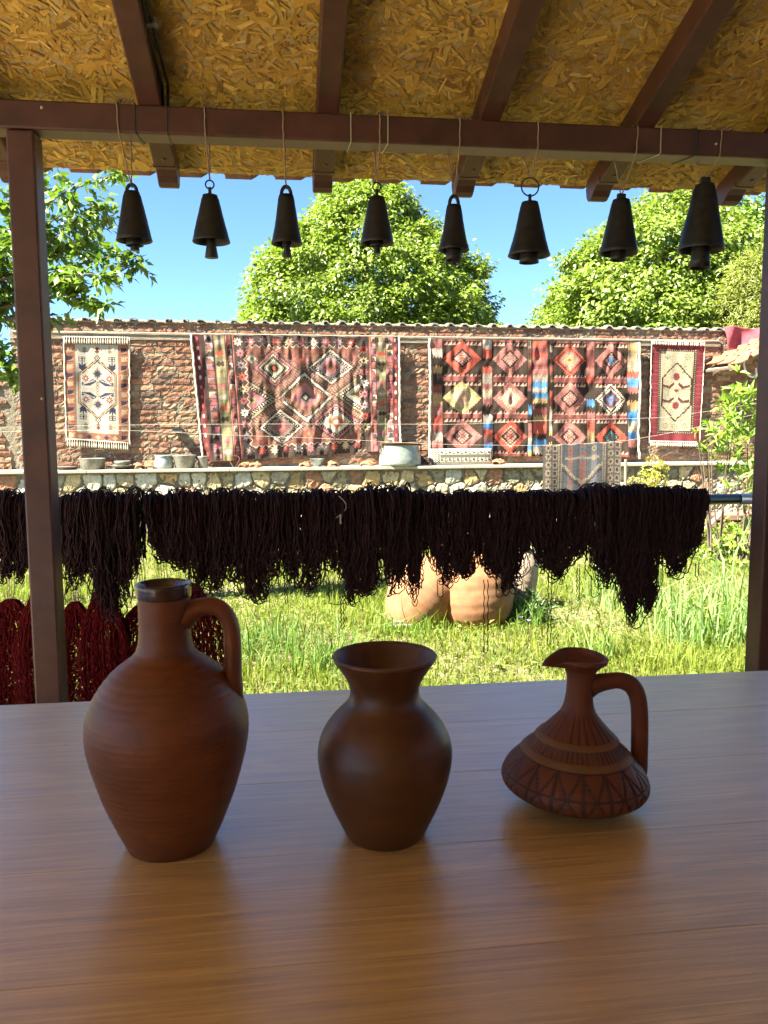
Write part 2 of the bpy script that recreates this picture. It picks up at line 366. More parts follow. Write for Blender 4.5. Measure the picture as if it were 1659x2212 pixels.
# board ceiling + flakes
bo = empty('board_ceiling', slope_pt(0, 0, RD), 'honey brown pressed flake board ceiling above the rafters', 'ceiling')
bo.rotation_euler = (-SL, 0, 0)
XA, XB = -3.6, 4.6
k = MB(); k.box((XA, T_TOP, 0.004), (XB, T_END, 0.02)); k.build('board', M['osb_base'], bo)
n = 95000
cx = rng.uniform(-2.3, 3.6, n); cy = rng.uniform(-2.5, T_END, n); an = rng.uniform(0, math.pi, n)
ln = rng.gamma(5, 0.0062, n) + 0.012; wd = rng.gamma(4, 0.0017, n) + 0.0025
small = rng.random(n) < 0.42; ln[small] *= 0.55; wd[small] *= 0.3; bigf = rng.random(n) < .05; ln[bigf] *= 1.6; wd[bigf] *= 2.0
ca, sa = np.cos(an), np.sin(an)
q = np.array([[-.5, -.5], [.5, -.42], [.47, .5], [-.46, .42]])
qq = q[None] + rng.uniform(-.09, .09, (n, 4, 2))
lx = qq[:, :, 0] * ln[:, None]; ly = qq[:, :, 1] * wd[:, None]
V = np.zeros((n, 4, 3)); V[:, :, 0] = cx[:, None] + lx * ca[:, None] - ly * sa[:, None]; V[:, :, 1] = cy[:, None] + lx * sa[:, None] + ly * ca[:, None]
V[:, :, 2] = 0.003 - rng.random(n)[:, None] * 0.0028 + rng.normal(0, 0.0006, (n, 4))
V[:, :, 1] = np.clip(V[:, :, 1], -9, T_END)
pal = np.array([srgb(204, 160, 70), srgb(214, 172, 82), srgb(190, 146, 60), srgb(224, 184, 98), srgb(160, 118, 50), srgb(208, 164, 72), srgb(198, 152, 64)])
ci = rng.choice(len(pal), n, p=[.22, .17, .17, .08, .09, .15, .12]); fc = pal[ci] * rng.uniform(.72, 1.12, (n, 1))
o1, o2 = rng.uniform(0, 50, (n, 1)), rng.uniform(0, 50, (n, 1))
uv = np.stack([lx * 4 + o1, ly * 6 + o2], -1)
fo = mesh('wood_flakes', V.reshape(-1, 3), np.arange(4 * n).reshape(n, 4)[:, ::-1], M['flake'], bo, fcol=fc, uv=uv[:, ::-1].reshape(-1, 2))
fo['kind'] = 'stuff'
# back slope of the roof
k = MB()
rp = slope_pt(0, T_TOP, RD)
k.box((XA, -3.4, 0), (XB, 0, 0.02)); bs = k.build('board', M['osb_base'], bo)
bs.matrix_parent_inverse = (Matrix.Translation(bo.location) @ Matrix.Rotation(-SL, 4, 'X')).inverted()
bs.location = tuple(rp); bs.rotation_euler = (SL, 0, 0)

# roof tiles: eave row seen from below, full cover above
rt = empty('tiled_roof', slope_pt(0, 0, RD + 0.022), 'clay tile roof whose wavy tile edges show along the eave', 'roof')
rt.rotation_euler = (-SL, 0, 0)
def tile_mesh():
    W, Lh = 0.158, 0.34
    xs = np.array([0, .004, .085, .10, .118, .135, .150, .162]); zs = np.array([0.0, 0, 0, .010, .026, .034, .028, .010])
    V = []; 
    for y in (-Lh, 0):
        for a, b in zip(xs, zs): V.append((a, y, b))
        for a, b in zip(xs, zs): V.append((a, y, b + .011))
    m_ = len(xs); Fc = []
    for j in range(m_ - 1):
        Fc += [[j, 2 * m_ + j, 2 * m_ + j + 1, j + 1], [m_ + j, m_ + j + 1, 3 * m_ + j + 1, 3 * m_ + j],
               [j, j + 1, m_ + j + 1, m_ + j], [2 * m_ + j, 3 * m_ + j, 3 * m_ + j + 1, 2 * m_ + j + 1]]
    Fc += [[0, m_, 3 * m_, 2 * m_], [m_ - 1, 3 * m_ - 1, 4 * m_ - 1, 2 * m_ - 1]]
    return V, Fc
TV, TF = tile_mesh(); tm = None
for r in range(5):
    x = XA
    while x < XB:
        if tm is None:
            o = mesh('roof_tile', TV, TF, M['tile'], rt); tm = o.data
        else:
            o = bpy.data.objects.new('roof_tile', tm); link(o, rt)
        o.location = (x, T_END + 0.050 - r * 0.30 + rng.uniform(-.006, .006), 0.001 + r * 0.002 + 0.0); o.rotation_euler = (R_(2.2), 0, rng.uniform(-.012, .012))
        x += 0.163
k = MB(); k.box((XA, T_TOP, 0.002), (XB, T_END - 1.2, 0.03)); k.build('tile_cover', M['tile'], rt)['kind'] = 'stuff'

# unseen rear and right walls, added to control light on the table vessels
zr_ = float(slope_pt(0, T_TOP, RD)[2])
k = MB(); k.box((-2.4, -3.9, 0.06), (XB - .1, -3.78, 2.9)); o = k.build('added_rear_wall', M['added_wall'], None); tag(o, 'unseen boarded rear wall added to shut light off the vessels', 'wall')
k = MB(); k.box((XB - .24, -3.77, 0.06), (XB - .12, 2.2, zb - .01)); o = k.build('added_side_wall', M['added_wall'], None); tag(o, 'unseen boarded right side wall added to shape light in the shed', 'wall')
# cable along the first visible rafter
ce = empty('cable_run', slope_pt(raf_x[0], 0, 0), 'two black cables clipped along a rafter at the upper left', 'cable'); ce.rotation_euler = (-SL, 0, 0)
for j, off in enumerate((0.006, 0.017)):
    ts = np.linspace(-0.02, -2.6, 60); k = MB()
    P = np.stack([RW / 2 + off + 0.004 * np.sin(ts * 7 + j), ts, 0.045 + 0.012 * np.sin(ts * 5 + 1.3 * j) - 0.008 * j], -1)
    P = np.vstack([[RW / 2 + off - 0.004, 0.03, -0.004], P]); k.tube(P, 0.0042, 7); k.build('cable', M['cable'], ce, smooth=True)
for t in (-0.24, -0.72, -1.2):
    k = MB(); k.box((RW / 2 - 0.002, t, 0.03), (RW / 2 + 0.028, t + 0.012, 0.052)); k.build('clip', M['white'], ce)

# ---------------------------------------------------------------- table
ZT = 0.75
ytf = (atZ(60, 1524, ZT)[1] + atZ(1600, 1448, ZT)[1]) / 2
te = empty('wooden_table', (0, ytf - 0.62, 0.06), 'long honey brown plank table holding three clay vessels', 'table')
yy = ytf; i = 0; PW = 0.176
while yy > 0.05:
    x0 = -2.3; j = 0
    k = MB(); k.box((x0, yy - PW + 0.00025, 0), (3.0, yy - 0.00025, 0.034)); o = k.build('plank', M['table'], te, bevel=0.0003)
    o.location = (0, -(ytf - 0.62), ZT - 0.034 - 0.06 ); yy -= PW; i += 1
k = MB(); k.box((-2.2, yy + 0.1, ZT - 0.12), (2.9, ytf - 0.05, ZT - 0.036)); o = k.build('apron', M['oldwood'], te); o.location = (0, -(ytf - 0.62), -0.06)
for sx in (-2.1, 2.7):
    for sy in (0.12, ytf - 0.14):
        k = MB(); k.box((sx, sy, 0.06), (sx + 0.08, sy + 0.08, ZT - 0.121)); o = k.build('leg', M['oldwood'], te); o.location = (0, -(ytf - 0.62), -0.06)

# ---------------------------------------------------------------- clay vessels
def px_profile(pts, base, sc_v=1.0):
    """pts (v, r_px) at the axis -> (r, z) metres; base = world point of the base centre"""
    out = []
    ub, vb = None, None
    for (u, v, r) in pts:
        d = ray(u, v)
        # point on the vertical axis nearest the sight line
        t = ((base[0] - CAM[0]) * d[0] + (base[1] - CAM[1]) * d[1]) / (d[0] ** 2 + d[1] ** 2)
        P = CAM + d * t
        out.append((r * mpp(P), P[2] - base[2]))
    return out
def smooth_prof(pr, n=90):
    pr = np.array(pr); s = np.r_[0, np.cumsum(np.hypot(*np.diff(pr, axis=0).T))]
    q = np.linspace(0, s[-1], n); a = np.interp(q, s, pr[:, 0]); b = np.interp(q, s, pr[:, 1])
    for _ in range(3):
        a[1:-1] = (a[:-2] + 2 * a[1:-1] + a[2:]) / 4; b[1:-1] = (b[:-2] + 2 * b[1:-1] + b[2:]) / 4
    return np.stack([a, b], -1)
def handle_strip(P, w, th, dirv, n=12):
    k = MB(); P = np.array(P, float)
    s = np.linspace(0, len(P) - 1, 48); Q = np.stack([np.interp(s, range(len(P)), P[:, i]) for i in range(3)], -1)
    for _ in range(6): Q[1:-1] = (Q[:-2] + 2 * Q[1:-1] + Q[2:]) / 4
    W = np.interp(s, range(len(P)), w) if not np.isscalar(w) else np.full(len(s), w)
    k.tube(Q, W, n, flat=th, ref=dirv); return k

# tall jug
g = lambda x, y: ((250 + x / 1.77) / 1.852, (2250 + y / 1.77) / 1.852)
ub, vb = g(775, 1967); base = atZ(ub, vb, ZT)
raw = [(313, 1967), (330, 1935), (375, 1850), (425, 1740), (478, 1620), (522, 1490), (562, 1360), (588, 1240), (594, 1140), (580, 1045), (540, 945), (474, 850), (395, 765), (312, 705), (240, 662), (203, 620), (184, 560), (178, 480), (177, 400), (177, 330), (180, 224)]
pts = [(*g(690 + (y - 130) * 0.0447, y), r / 3.278 * float(np.interp(y, [560, 800], [1.0, .952]))) for r, y in raw]
pr1 = px_profile(pts, base)
je = empty('tall_jug', base, 'tall reddish clay jug with glazed dark rim and one handle, leftmost vessel on the table', 'jug')
H1 = pr1[-1][1]
pr1s = smooth_prof(pr1, 110); rn = pr1s[-1][0]
inner = [(max(a - 0.006, 0.001), b) for a, b in pr1s[::-1] if b > 0.02]
ridge = np.array(pr1s); ridge[:, 0] += 0.00035 * np.sin(ridge[:, 1] * 900)
k = MB(); k.lathe([(0.0, 0.004), (ridge[0][0] * 0.9, 0.0)] + [tuple(a) for a in ridge] + inner + [(0.0, 0.02)], 96)
k.build('body', M['jug'], je, smooth=True)
mm = mpp(base) * 0.97
rr = 195 / 3.278 * mpp(base + np.array([0, 0, H1]))
zr = px_profile([(*g(690, 140), 1)], base)[0][1]
k = MB(); hh = zr - H1
pf = [(rn - 0.006, H1 - 0.002), (rn + 0.0012, H1 - 0.004), (rn + 0.002, H1 + hh * .2), (rr * .99, H1 + hh * .45), (rr, H1 + hh * .68), (rr * .985, H1 + hh * .9), (rr * .93, zr), (rr * .84, zr - .0015), (rr * .78, zr - .006), (rn - 0.007, H1)]
k.lathe(smooth_prof(pf, 36), 96); k.build('glazed_rim', M['glaze'], je, smooth=True)
def plane_pts(base, lst, gf, dy=0.0):
    out = []
    for x, y in lst:
        u, v = gf(x, y); P = atY(u, v, base[1] + dy); out.append(P - base)
    return out
HP = plane_pts(base, [(850, 400), (900, 352), (965, 318), (1050, 300), (1125, 325), (1180, 400), (1203, 500), (1208, 640), (1204, 780), (1208, 890), (1225, 960)], g)
k = handle_strip(HP, [0.014, 0.0115, 0.0100, 0.0095, 0.0092, 0.0092, 0.0092, 0.0095, 0.0100, 0.011, 0.009], 1.3, (0.05, 1, 0.02)); k.build('handle', M['jug'], je, smooth=True)
rng_h = np.array(HP)

# vase
g = lambda x, y: ((1200 + x / 2.3286) / 1.852, (2500 + y / 2.3286) / 1.852)
base = atZ(*g(795, 1924), ZT)
raw = [(356, 1924), (372, 1900), (400, 1845), (440, 1765), (488, 1670), (536, 1560), (580, 1440), (608, 1330), (624, 1230), (624, 1130), (600, 1030), (556, 940), (490, 852), (418, 780), (358, 722), (324, 662), (318, 600), (334, 530), (372, 462), (425, 385), (478, 312), (490, 290)]
pts = [(*g(778 + (y - 283) * 0.0104, y), r / 4.3126) for r, y in raw]
pv = smooth_prof(px_profile(pts, base), 110)
ve = empty('vase', base, 'brown burnished clay vase with wide flared mouth, between the two jugs', 'vase')
inner = [(max(a - 0.0045, 0.001), b + 0.0008) for a, b in pv[::-1] if b > 0.02]
k = MB(); k.lathe([(0, 0.003), (pv[0][0] * .93, 0)] + [tuple(a) for a in pv] + [(pv[-1][0] - 0.001, pv[-1][1] + 0.0018), (pv[-1][0] - 0.0032, pv[-1][1] + 0.0018)] + inner + [(0, 0.02)], 96)
k.build('body', M['vase'], ve, smooth=True)

# small carved jug
g = lambda x, y: ((1900 + x / 2.074) / 1.852, (2550 + y / 2.074) / 1.852)
base = atZ(*g(812, 1378), ZT)
raw = [(255, 1378), (300, 1358), (400, 1322), (510, 1275), (585, 1225), (603, 1180), (592, 1128), (555, 1068), (490, 1000), (425, 935), (372, 880), (318, 820), (262, 760), (196, 690), (146, 630), (120, 560), (109, 480), (107, 400), (112, 330), (132, 275), (180, 232), (214, 210), (220, 180)]
pts = [(*g(826 - (y - 180) * 0.010, y), r / 3.841) for r, y in raw]
p3 = smooth_prof(px_profile(pts, base), 170)
se = empty('carved_jug', base, 'small squat clay jug with carved star pattern, pouring lip and tall handle, rightmost vessel', 'jug')
NA = 240
an = np.linspace(0, 2 * math.pi, NA, endpoint=False)
npf = len(p3); zz = p3[:, 1]; H3 = zz[-1]
raised = lambda z, c, w_: np.clip(1 - np.abs(z - c) / w_, 0, 1) ** 0.5
def zof(y): return float(px_profile([(*g(826 - (y - 180) * .01, y), 1)], base)[0][1])
zb1, zb2, zb3, zb4 = zof(800), zof(842), zof(915), zof(960)     # band edges
rad = p3[:, 0][:, None] * np.ones((1, NA)); Z = zz[:, None] * np.ones((1, NA)); A = an[None, :] * np.ones((npf, 1))
upper = (Z < zb1) & (Z > zb2); lower = (Z < zb3) & (Z > zb4); mid = (Z <= zb2) & (Z >= zb3)
rad = rad + 0.0016 * (upper | lower)
comb = (np.sin(A * 58) > 0.15) & mid
rad = rad - 0.0008 * comb
rout = np.array(p3); zw = zof(1180); zlow = zof(1290)
body = (Z < zb4) & (Z > zlow)
# carved zigzag and star strokes on the belly, flutes on the shoulder of the neck
tz = (Z - zlow) / (zb4 - zlow)
ph = (A * 4 / math.pi + .35) % 1.0
tri = np.abs(ph * 2 - 1)
ph2 = (A * 7 / math.pi + .5) % 1.0; tri2 = np.abs(ph2 * 2 - 1)
cut = (np.abs(tz - tri) < 0.05) | (np.abs(tz - (1 - tri)) < 0.05) | ((np.abs(ph - .5) < .022) | (np.abs(ph - .03) < .022)) | (np.abs(tz - 0.5) < .022) | (tz > .965)
cut = cut & body
flute = (np.sin(A * 26) > 0.80) & (Z > zb1) & (Z < zof(620))
rad = rad - 0.0010 * cut - 0.0009 * flute
spout = np.exp(-((np.angle(np.exp(1j * (A - math.pi)))) / 0.42) ** 2) * np.clip((Z - zof(260)) / (H3 - zof(260)), 0, 1)
rad = rad + 0.016 * spout; Z = Z - 0.010 * spout + 0.004 * np.clip((Z - zof(260)) / (H3 - zof(260)), 0, 1) * np.clip(np.sin(A), 0, 1)
def ringv(r, z): return np.stack([r * np.cos(A[:len(r)]), r * np.sin(A[:len(r)]), z], -1)
Vo = ringv(rad, Z); keep = zz > 0.6 * H3
Vi = ringv(np.maximum(rad[keep][::-1] - 0.0042, 0.002), Z[keep][::-1] + 0.0004)
VV = np.vstack([Vo.reshape(-1, 3), Vi.reshape(-1, 3), [[0, 0, 0.003]], [[0, 0, float(Z[keep][0].mean())]]])
kr = npf + keep.sum(); idx = np.arange(kr * NA).reshape(kr, NA)
Fq = np.stack([idx[:-1], np.roll(idx[:-1], -1, 1), np.roll(idx[1:], -1, 1), idx[1:]], -1).reshape(-1, 4)
fcl = np.zeros((kr - 1, NA, 3)); fcl[:] = (0.115, 0.028, 0.011)
cm = np.zeros((kr - 1, NA), bool); cm[:npf - 1] = (cut | flute)[:-1]; fcl[cm] = (0.045, 0.013, 0.007)
cm[:] = False; cm[:npf - 1] = (upper | lower)[:-1]; fcl[cm] = (0.155, 0.066, 0.024)
cm[:] = False; cm[:npf - 1] = comb[:-1]; fcl[cm] = (0.065, 0.018, 0.009)
cm[:] = False; cm[:npf - 1] = (mid & ~comb)[:-1]; fcl[cm] = (0.12, 0.036, 0.014)
tri_f = [[int(idx[0][j]), int(len(VV) - 2), int(idx[0][(j + 1) % NA])] for j in range(NA)]
mesh('body', VV, Fq, M['smalljug'], se, fcol=fcl.reshape(-1, 3), smooth=True)
k = MB(); k.lathe([(0, 0.003), (p3[0][0] * 1.02, 0.0), (p3[0][0] * 1.04, 0.004), (p3[0][0] * 1.0, 0.006)], 64, c=(0.2, 0.06, 0.03)); k.build('foot', M['smalljug'], se, smooth=True)
HP = plane_pts(base, [(905, 415), (960, 392), (1050, 372), (1150, 352), (1240, 372), (1300, 430), (1332, 530), (1344, 680), (1348, 850), (1350, 980), (1350, 1080), (1340, 1150)], g)
k = handle_strip(HP, [0.0150, 0.0120, 0.0105, 0.0100, 0.0105, 0.0105, 0.0105, 0.0105, 0.0105, 0.0105, 0.0110, 0.0110], 0.8, (0.05, 1, 0.02))
k.c = [(0.115, 0.028, 0.011)] * len(k.f); k.build('handle', M['smalljug'], se, smooth=True)
se.rotation_euler = (0, R_(2.2), 0); se.location.z += 0.002

# ---------------------------------------------------------------- bells
def bell(u, vt, vb_, hwt, hwb, kind, v_loop, inner, clap, f_off, b_off, label, ring=0, flare=0.0, tilt=0.0, knot=True):
    Y = YB + TW / 2
    P = atY(u, (vt + vb_) / 2, Y); s = mpp(P); top = atY(u, vt, Y)
    h = (vb_ - vt) * s; xx = top[0]
    zp = atY(u, v_loop, Y)[2]
    e = empty('bell', (xx, Y, zp), label, 'bell', 'bells hung from the beam')
    e.rotation_euler = (0, R_(tilt), 0)
    zt_ = top[2] - zp                                       # body top, local
    rt_, rb = hwt * s, hwb * s
    out = [(0, zt_ + 0.004), (rt_ * .6, zt_ + 0.0035), (rt_ * .93, zt_ + .001), (rt_, zt_ - 0.006)]
    for q in np.linspace(0.08, 1, 14):
        r = rt_ + (rb - rt_) * (q * (1 - flare) + flare * q ** 2.6)
        out.append((r, zt_ - h * q))
    thick = 0.0025
    inn = [(r - thick, z) for r, z in out[::-1][:-3]] + [(0, zt_ - 0.012)]
    k = MB(); k.lathe(out + [(out[-1][0] - .0008, out[-1][1] - .0012)] + inn, 40); b = k.build('bell_body', M['bell'], e, smooth=True)
    for q_ in b.data.vertices:
        a_ = math.atan2(q_.co.y, q_.co.x); f_ = 1 + .012 * math.sin(2 * a_ + u) + .008 * math.sin(5 * a_ + q_.co.z * 60 + u * 3) + .006 * math.sin(q_.co.z * 210 + u)
        q_.co.x *= f_; q_.co.y *= f_
    if kind == 'loop':
        k = MB(); a = np.linspace(-0.1, math.pi + .1, 16); lr = rt_ * .62; lh = (zt_ * -1) - 0.0
        hz = -zt_ + 0.004
        k.tube(np.stack([np.cos(a) * lr, a * 0, zt_ + np.sin(a) * hz * .92 + .001], -1), 0.0052, 8)
        k.build('hanging_loop', M['bell'], e, smooth=True)
    elif kind == 'block':
        k = MB(); k.box((-rt_ * .5, -.007, zt_), (rt_ * .5, .007, .002)); k.build('hanging_lug', M['bell'], e, bevel=.003)
    else:
        k = MB(); k.box((-.0045, -.004, zt_), (.0045, .004, zt_ + ring * .0 + 18 * s)); k.build('stem', M['bell'], e, bevel=.002)
        a = np.linspace(0, 2 * math.pi, 33); rr_ = ring * s; zc = zt_ + 14 * s + rr_
        k = MB(); k.tube(np.stack([np.cos(a) * rr_, a * 0.15 * 0, zc + np.sin(a) * rr_], -1), 0.0022, 6, cap=False); k.build('ring', M['iron'], e, smooth=True)
    zbot = zt_ - h
    if inner:
        v1, w0, w1 = inner; zi = atY(u, v1, Y)[2] - zp
        o_ = [(w0 * s * .9, zbot + .03), (w0 * s, zbot + 0.02), ((w0 + w1) / 2 * s, (zbot + zi) / 2), (w1 * s, zi), (w1 * s - .002, zi), (w0 * s - .003, zbot + 0.02), (0.002, zbot + .03)]
        k = MB(); k.lathe(o_, 28); k.build('inner_bell', M['bell'], e, smooth=True)
        zbot = zi
        k = MB(); k.tube([(0, 0, zt_ - .012), (0, 0, zbot + .02)], .0018, 5); k.build('clapper_rod', M['iron'], e)
    if clap:
        v1, w0, w1 = clap; zi = atY(u, v1, Y)[2] - zp
        o_ = [(0.001, zbot + .016), (w0 * s, zbot + .012), (w0 * s * 1.05, zbot), (w1 * s, zi + .002), (w1 * s * .97, zi), (0.0, zi + .001)]
        k = MB(); k.lathe(o_, 24); k.build('clapper', M['bell'], e, smooth=True)
        if not inner:
            k = MB(); k.tube([(0, 0, zt_ - .012), (0, 0, zbot + .012)], .0018, 5); k.build('clapper_rod', M['iron'], e)
    # cord round the beam
    zk = -0.004 if kind != 'ring' else (zt_ + 14 * s + 2 * ring * s)
    k = MB(); zb_l = zb - zp; zt_l = zt - zp; hw = TW / 2 + .0022
    fx, bx = f_off * s, b_off * s
    Pp = [(0, 0, zk), (fx * .45, -hw * .5, (zk + zb_l) / 2), (fx * .9, -hw, zb_l - .001), (fx * .95, -hw, zb_l + .01), (fx, -hw, zt_l + .001), (fx * .9, -hw * .6, zt_l + .003),
          (bx, hw * .6, zt_l + .003), (bx, hw, zt_l), (bx, hw, zb_l), (bx * .5, hw * .5, (zk + zb_l) / 2), (0, 0.002, zk)]
    Pp = np.array(Pp); ss = np.linspace(0, len(Pp) - 1, 70); Q = np.stack([np.interp(ss, range(len(Pp)), Pp[:, i]) for i in range(3)], -1)
    Q[:, 0] += .0008 * np.sin(ss * 9)
    k.tube(Q, 0.0021, 6, cap=False)
    if knot:
        for j in range(3):
            a = np.linspace(0, 5, 14); x0 = fx + .012 + rng.uniform(-.005, .005)
            k.tube(np.stack([x0 + .009 * np.cos(a + j) + a * .0035 * (1 if j else -1), -.02 + .006 * np.sin(a), zt_l + .009 + .007 * np.sin(a * 1.3 + j)], -1), .0024, 5)
    k.build('cord', M['cord'], e, smooth=True)
    # undo the tilt for the cord so it stays plumb
    return e
bell(284.6, 415.8, 517, 17, 38, 'loop', 401.5, (531, 16, 19), (541, 8.5, 10), -16, -1, 'slim dark bell nearest the left post, stubby nested clapper, in front of the leafy branch', tilt=-1)
bell(453.6, 422.7, 519.6, 16.6, 40, 'ring', 405, None, (557, 9, 14.5), -4, -1, 'dark bell on a small ring with a long bell-shaped clapper, second from the left', ring=8.9)
bell(618.2, 422.7, 524, 16.5, 33.5, 'loop', 405, (531, 9, 10), (556.4, 6, 10), -4, -2, 'narrow ridged bell over the left edge of the big tree', flare=.25, knot=False)
bell(814, 426.8, 523, 17, 36.5, 'ring', 408, (532, 13, 15.5), (548, 6, 8), 4, -1, 'dark bell hanging before the peak of the big tree, small open ring', ring=8.5)
bell(980.6, 445, 538, 16, 34, 'loop', 425, (562.5, 14.5, 19.5), (574, 4.5, 6.5), 6, -6, 'slender flared bell with two nested inner bells, right of the tree peak', flare=.35)
bell(1144.5, 438, 549, 18.7, 45.5, 'ring', 419, (568, 19, 21.5), None, 7, -6, 'broad bell hanging from the largest blue ring', ring=19, flare=.2, knot=False)
bell(1342, 433, 544, 19, 41.5, 'block', 420, (563, 15, 18), None, 17, -6, 'wide bell tilted on a lug at the left edge of the right-hand tree', flare=.12, tilt=1.5)
bell(1523.5, 400.5, 536, 20.5, 48, 'block', 384, (580, 17, 23), None, 14, -6, 'largest bell, hung highest at the far right with a long inner bell', tilt=2.0)

for (u, dx, c, lab) in ((291, 9, 'dkwire', 'dark wire loop round the beam just right of the first bell cord'), (360, 2, 'dkwire', 'dark wire loop round the beam under the cabled rafter'),
                   (758, -4, 'wire', 'pale wire loop round the beam left of the fourth bell'), (838, -5, 'wire', 'pale wire loop round the beam right of the fourth bell'),
                   (1427, -24, 'wire', 'pale slanting wire loop round the beam between the last two bells'), (1503, -22, 'dkwire', 'dark slanting wire loop round the beam beside the last bell')):
    P = atY(u, 250 + (u - 829) * .045 + 30, YB); s = mpp(P); h = TW / 2 + .0015; d = dx * s
    pts = [(0, -h, BH + .0015), (0, -h, .004), (0.1 * d, -h, -.0015), (d, h, -.0015), (d, h, BH + .0015), (0, -h, BH + .0015)]
    k = MB(); k.tube(np.repeat(np.array(pts), 1, 0), .0017, 6, cap=False); o = k.build('wire_loop', M[c], None); o.location = (P[0], YB + TW / 2, zb)
    tag(o, lab, 'wire', 'wire loops round the beam')

# ---------------------------------------------------------------- yarn rail and hanks
YR = 2.78
ra = atY(310, 1100, YR); rb_ = atY(1560, 1078, YR)
zrail = (ra[2] + rb_[2]) / 2
re = empty('drying_rail', (0, YR, 0), 'dark green tube rail carrying a row of dark yarn hanks', 'rail')
xe = atY(1597, 1077, YR)[0]
k = MB(); k.tube([(-3.2, 0, zrail), (-2, 0, zrail), (0, 0, zrail), (xe, 0, zrail)], .020, 20); k.build('tube', M['rail'], re, smooth=True)
k = MB(); k.tube([(xe, 0, zrail), (xe + .3, 0, zrail), (xe + .55, 0, zrail)], .0205, 20); k.build('end_sleeve', M['steel'], re, smooth=True)
for x in (-3.0, xe + .5):
    k = MB(); k.tube([(x, 0, 0), (x, 0, zrail - .019)], .02, 14); k.build('support', M['rail'], re, smooth=True)

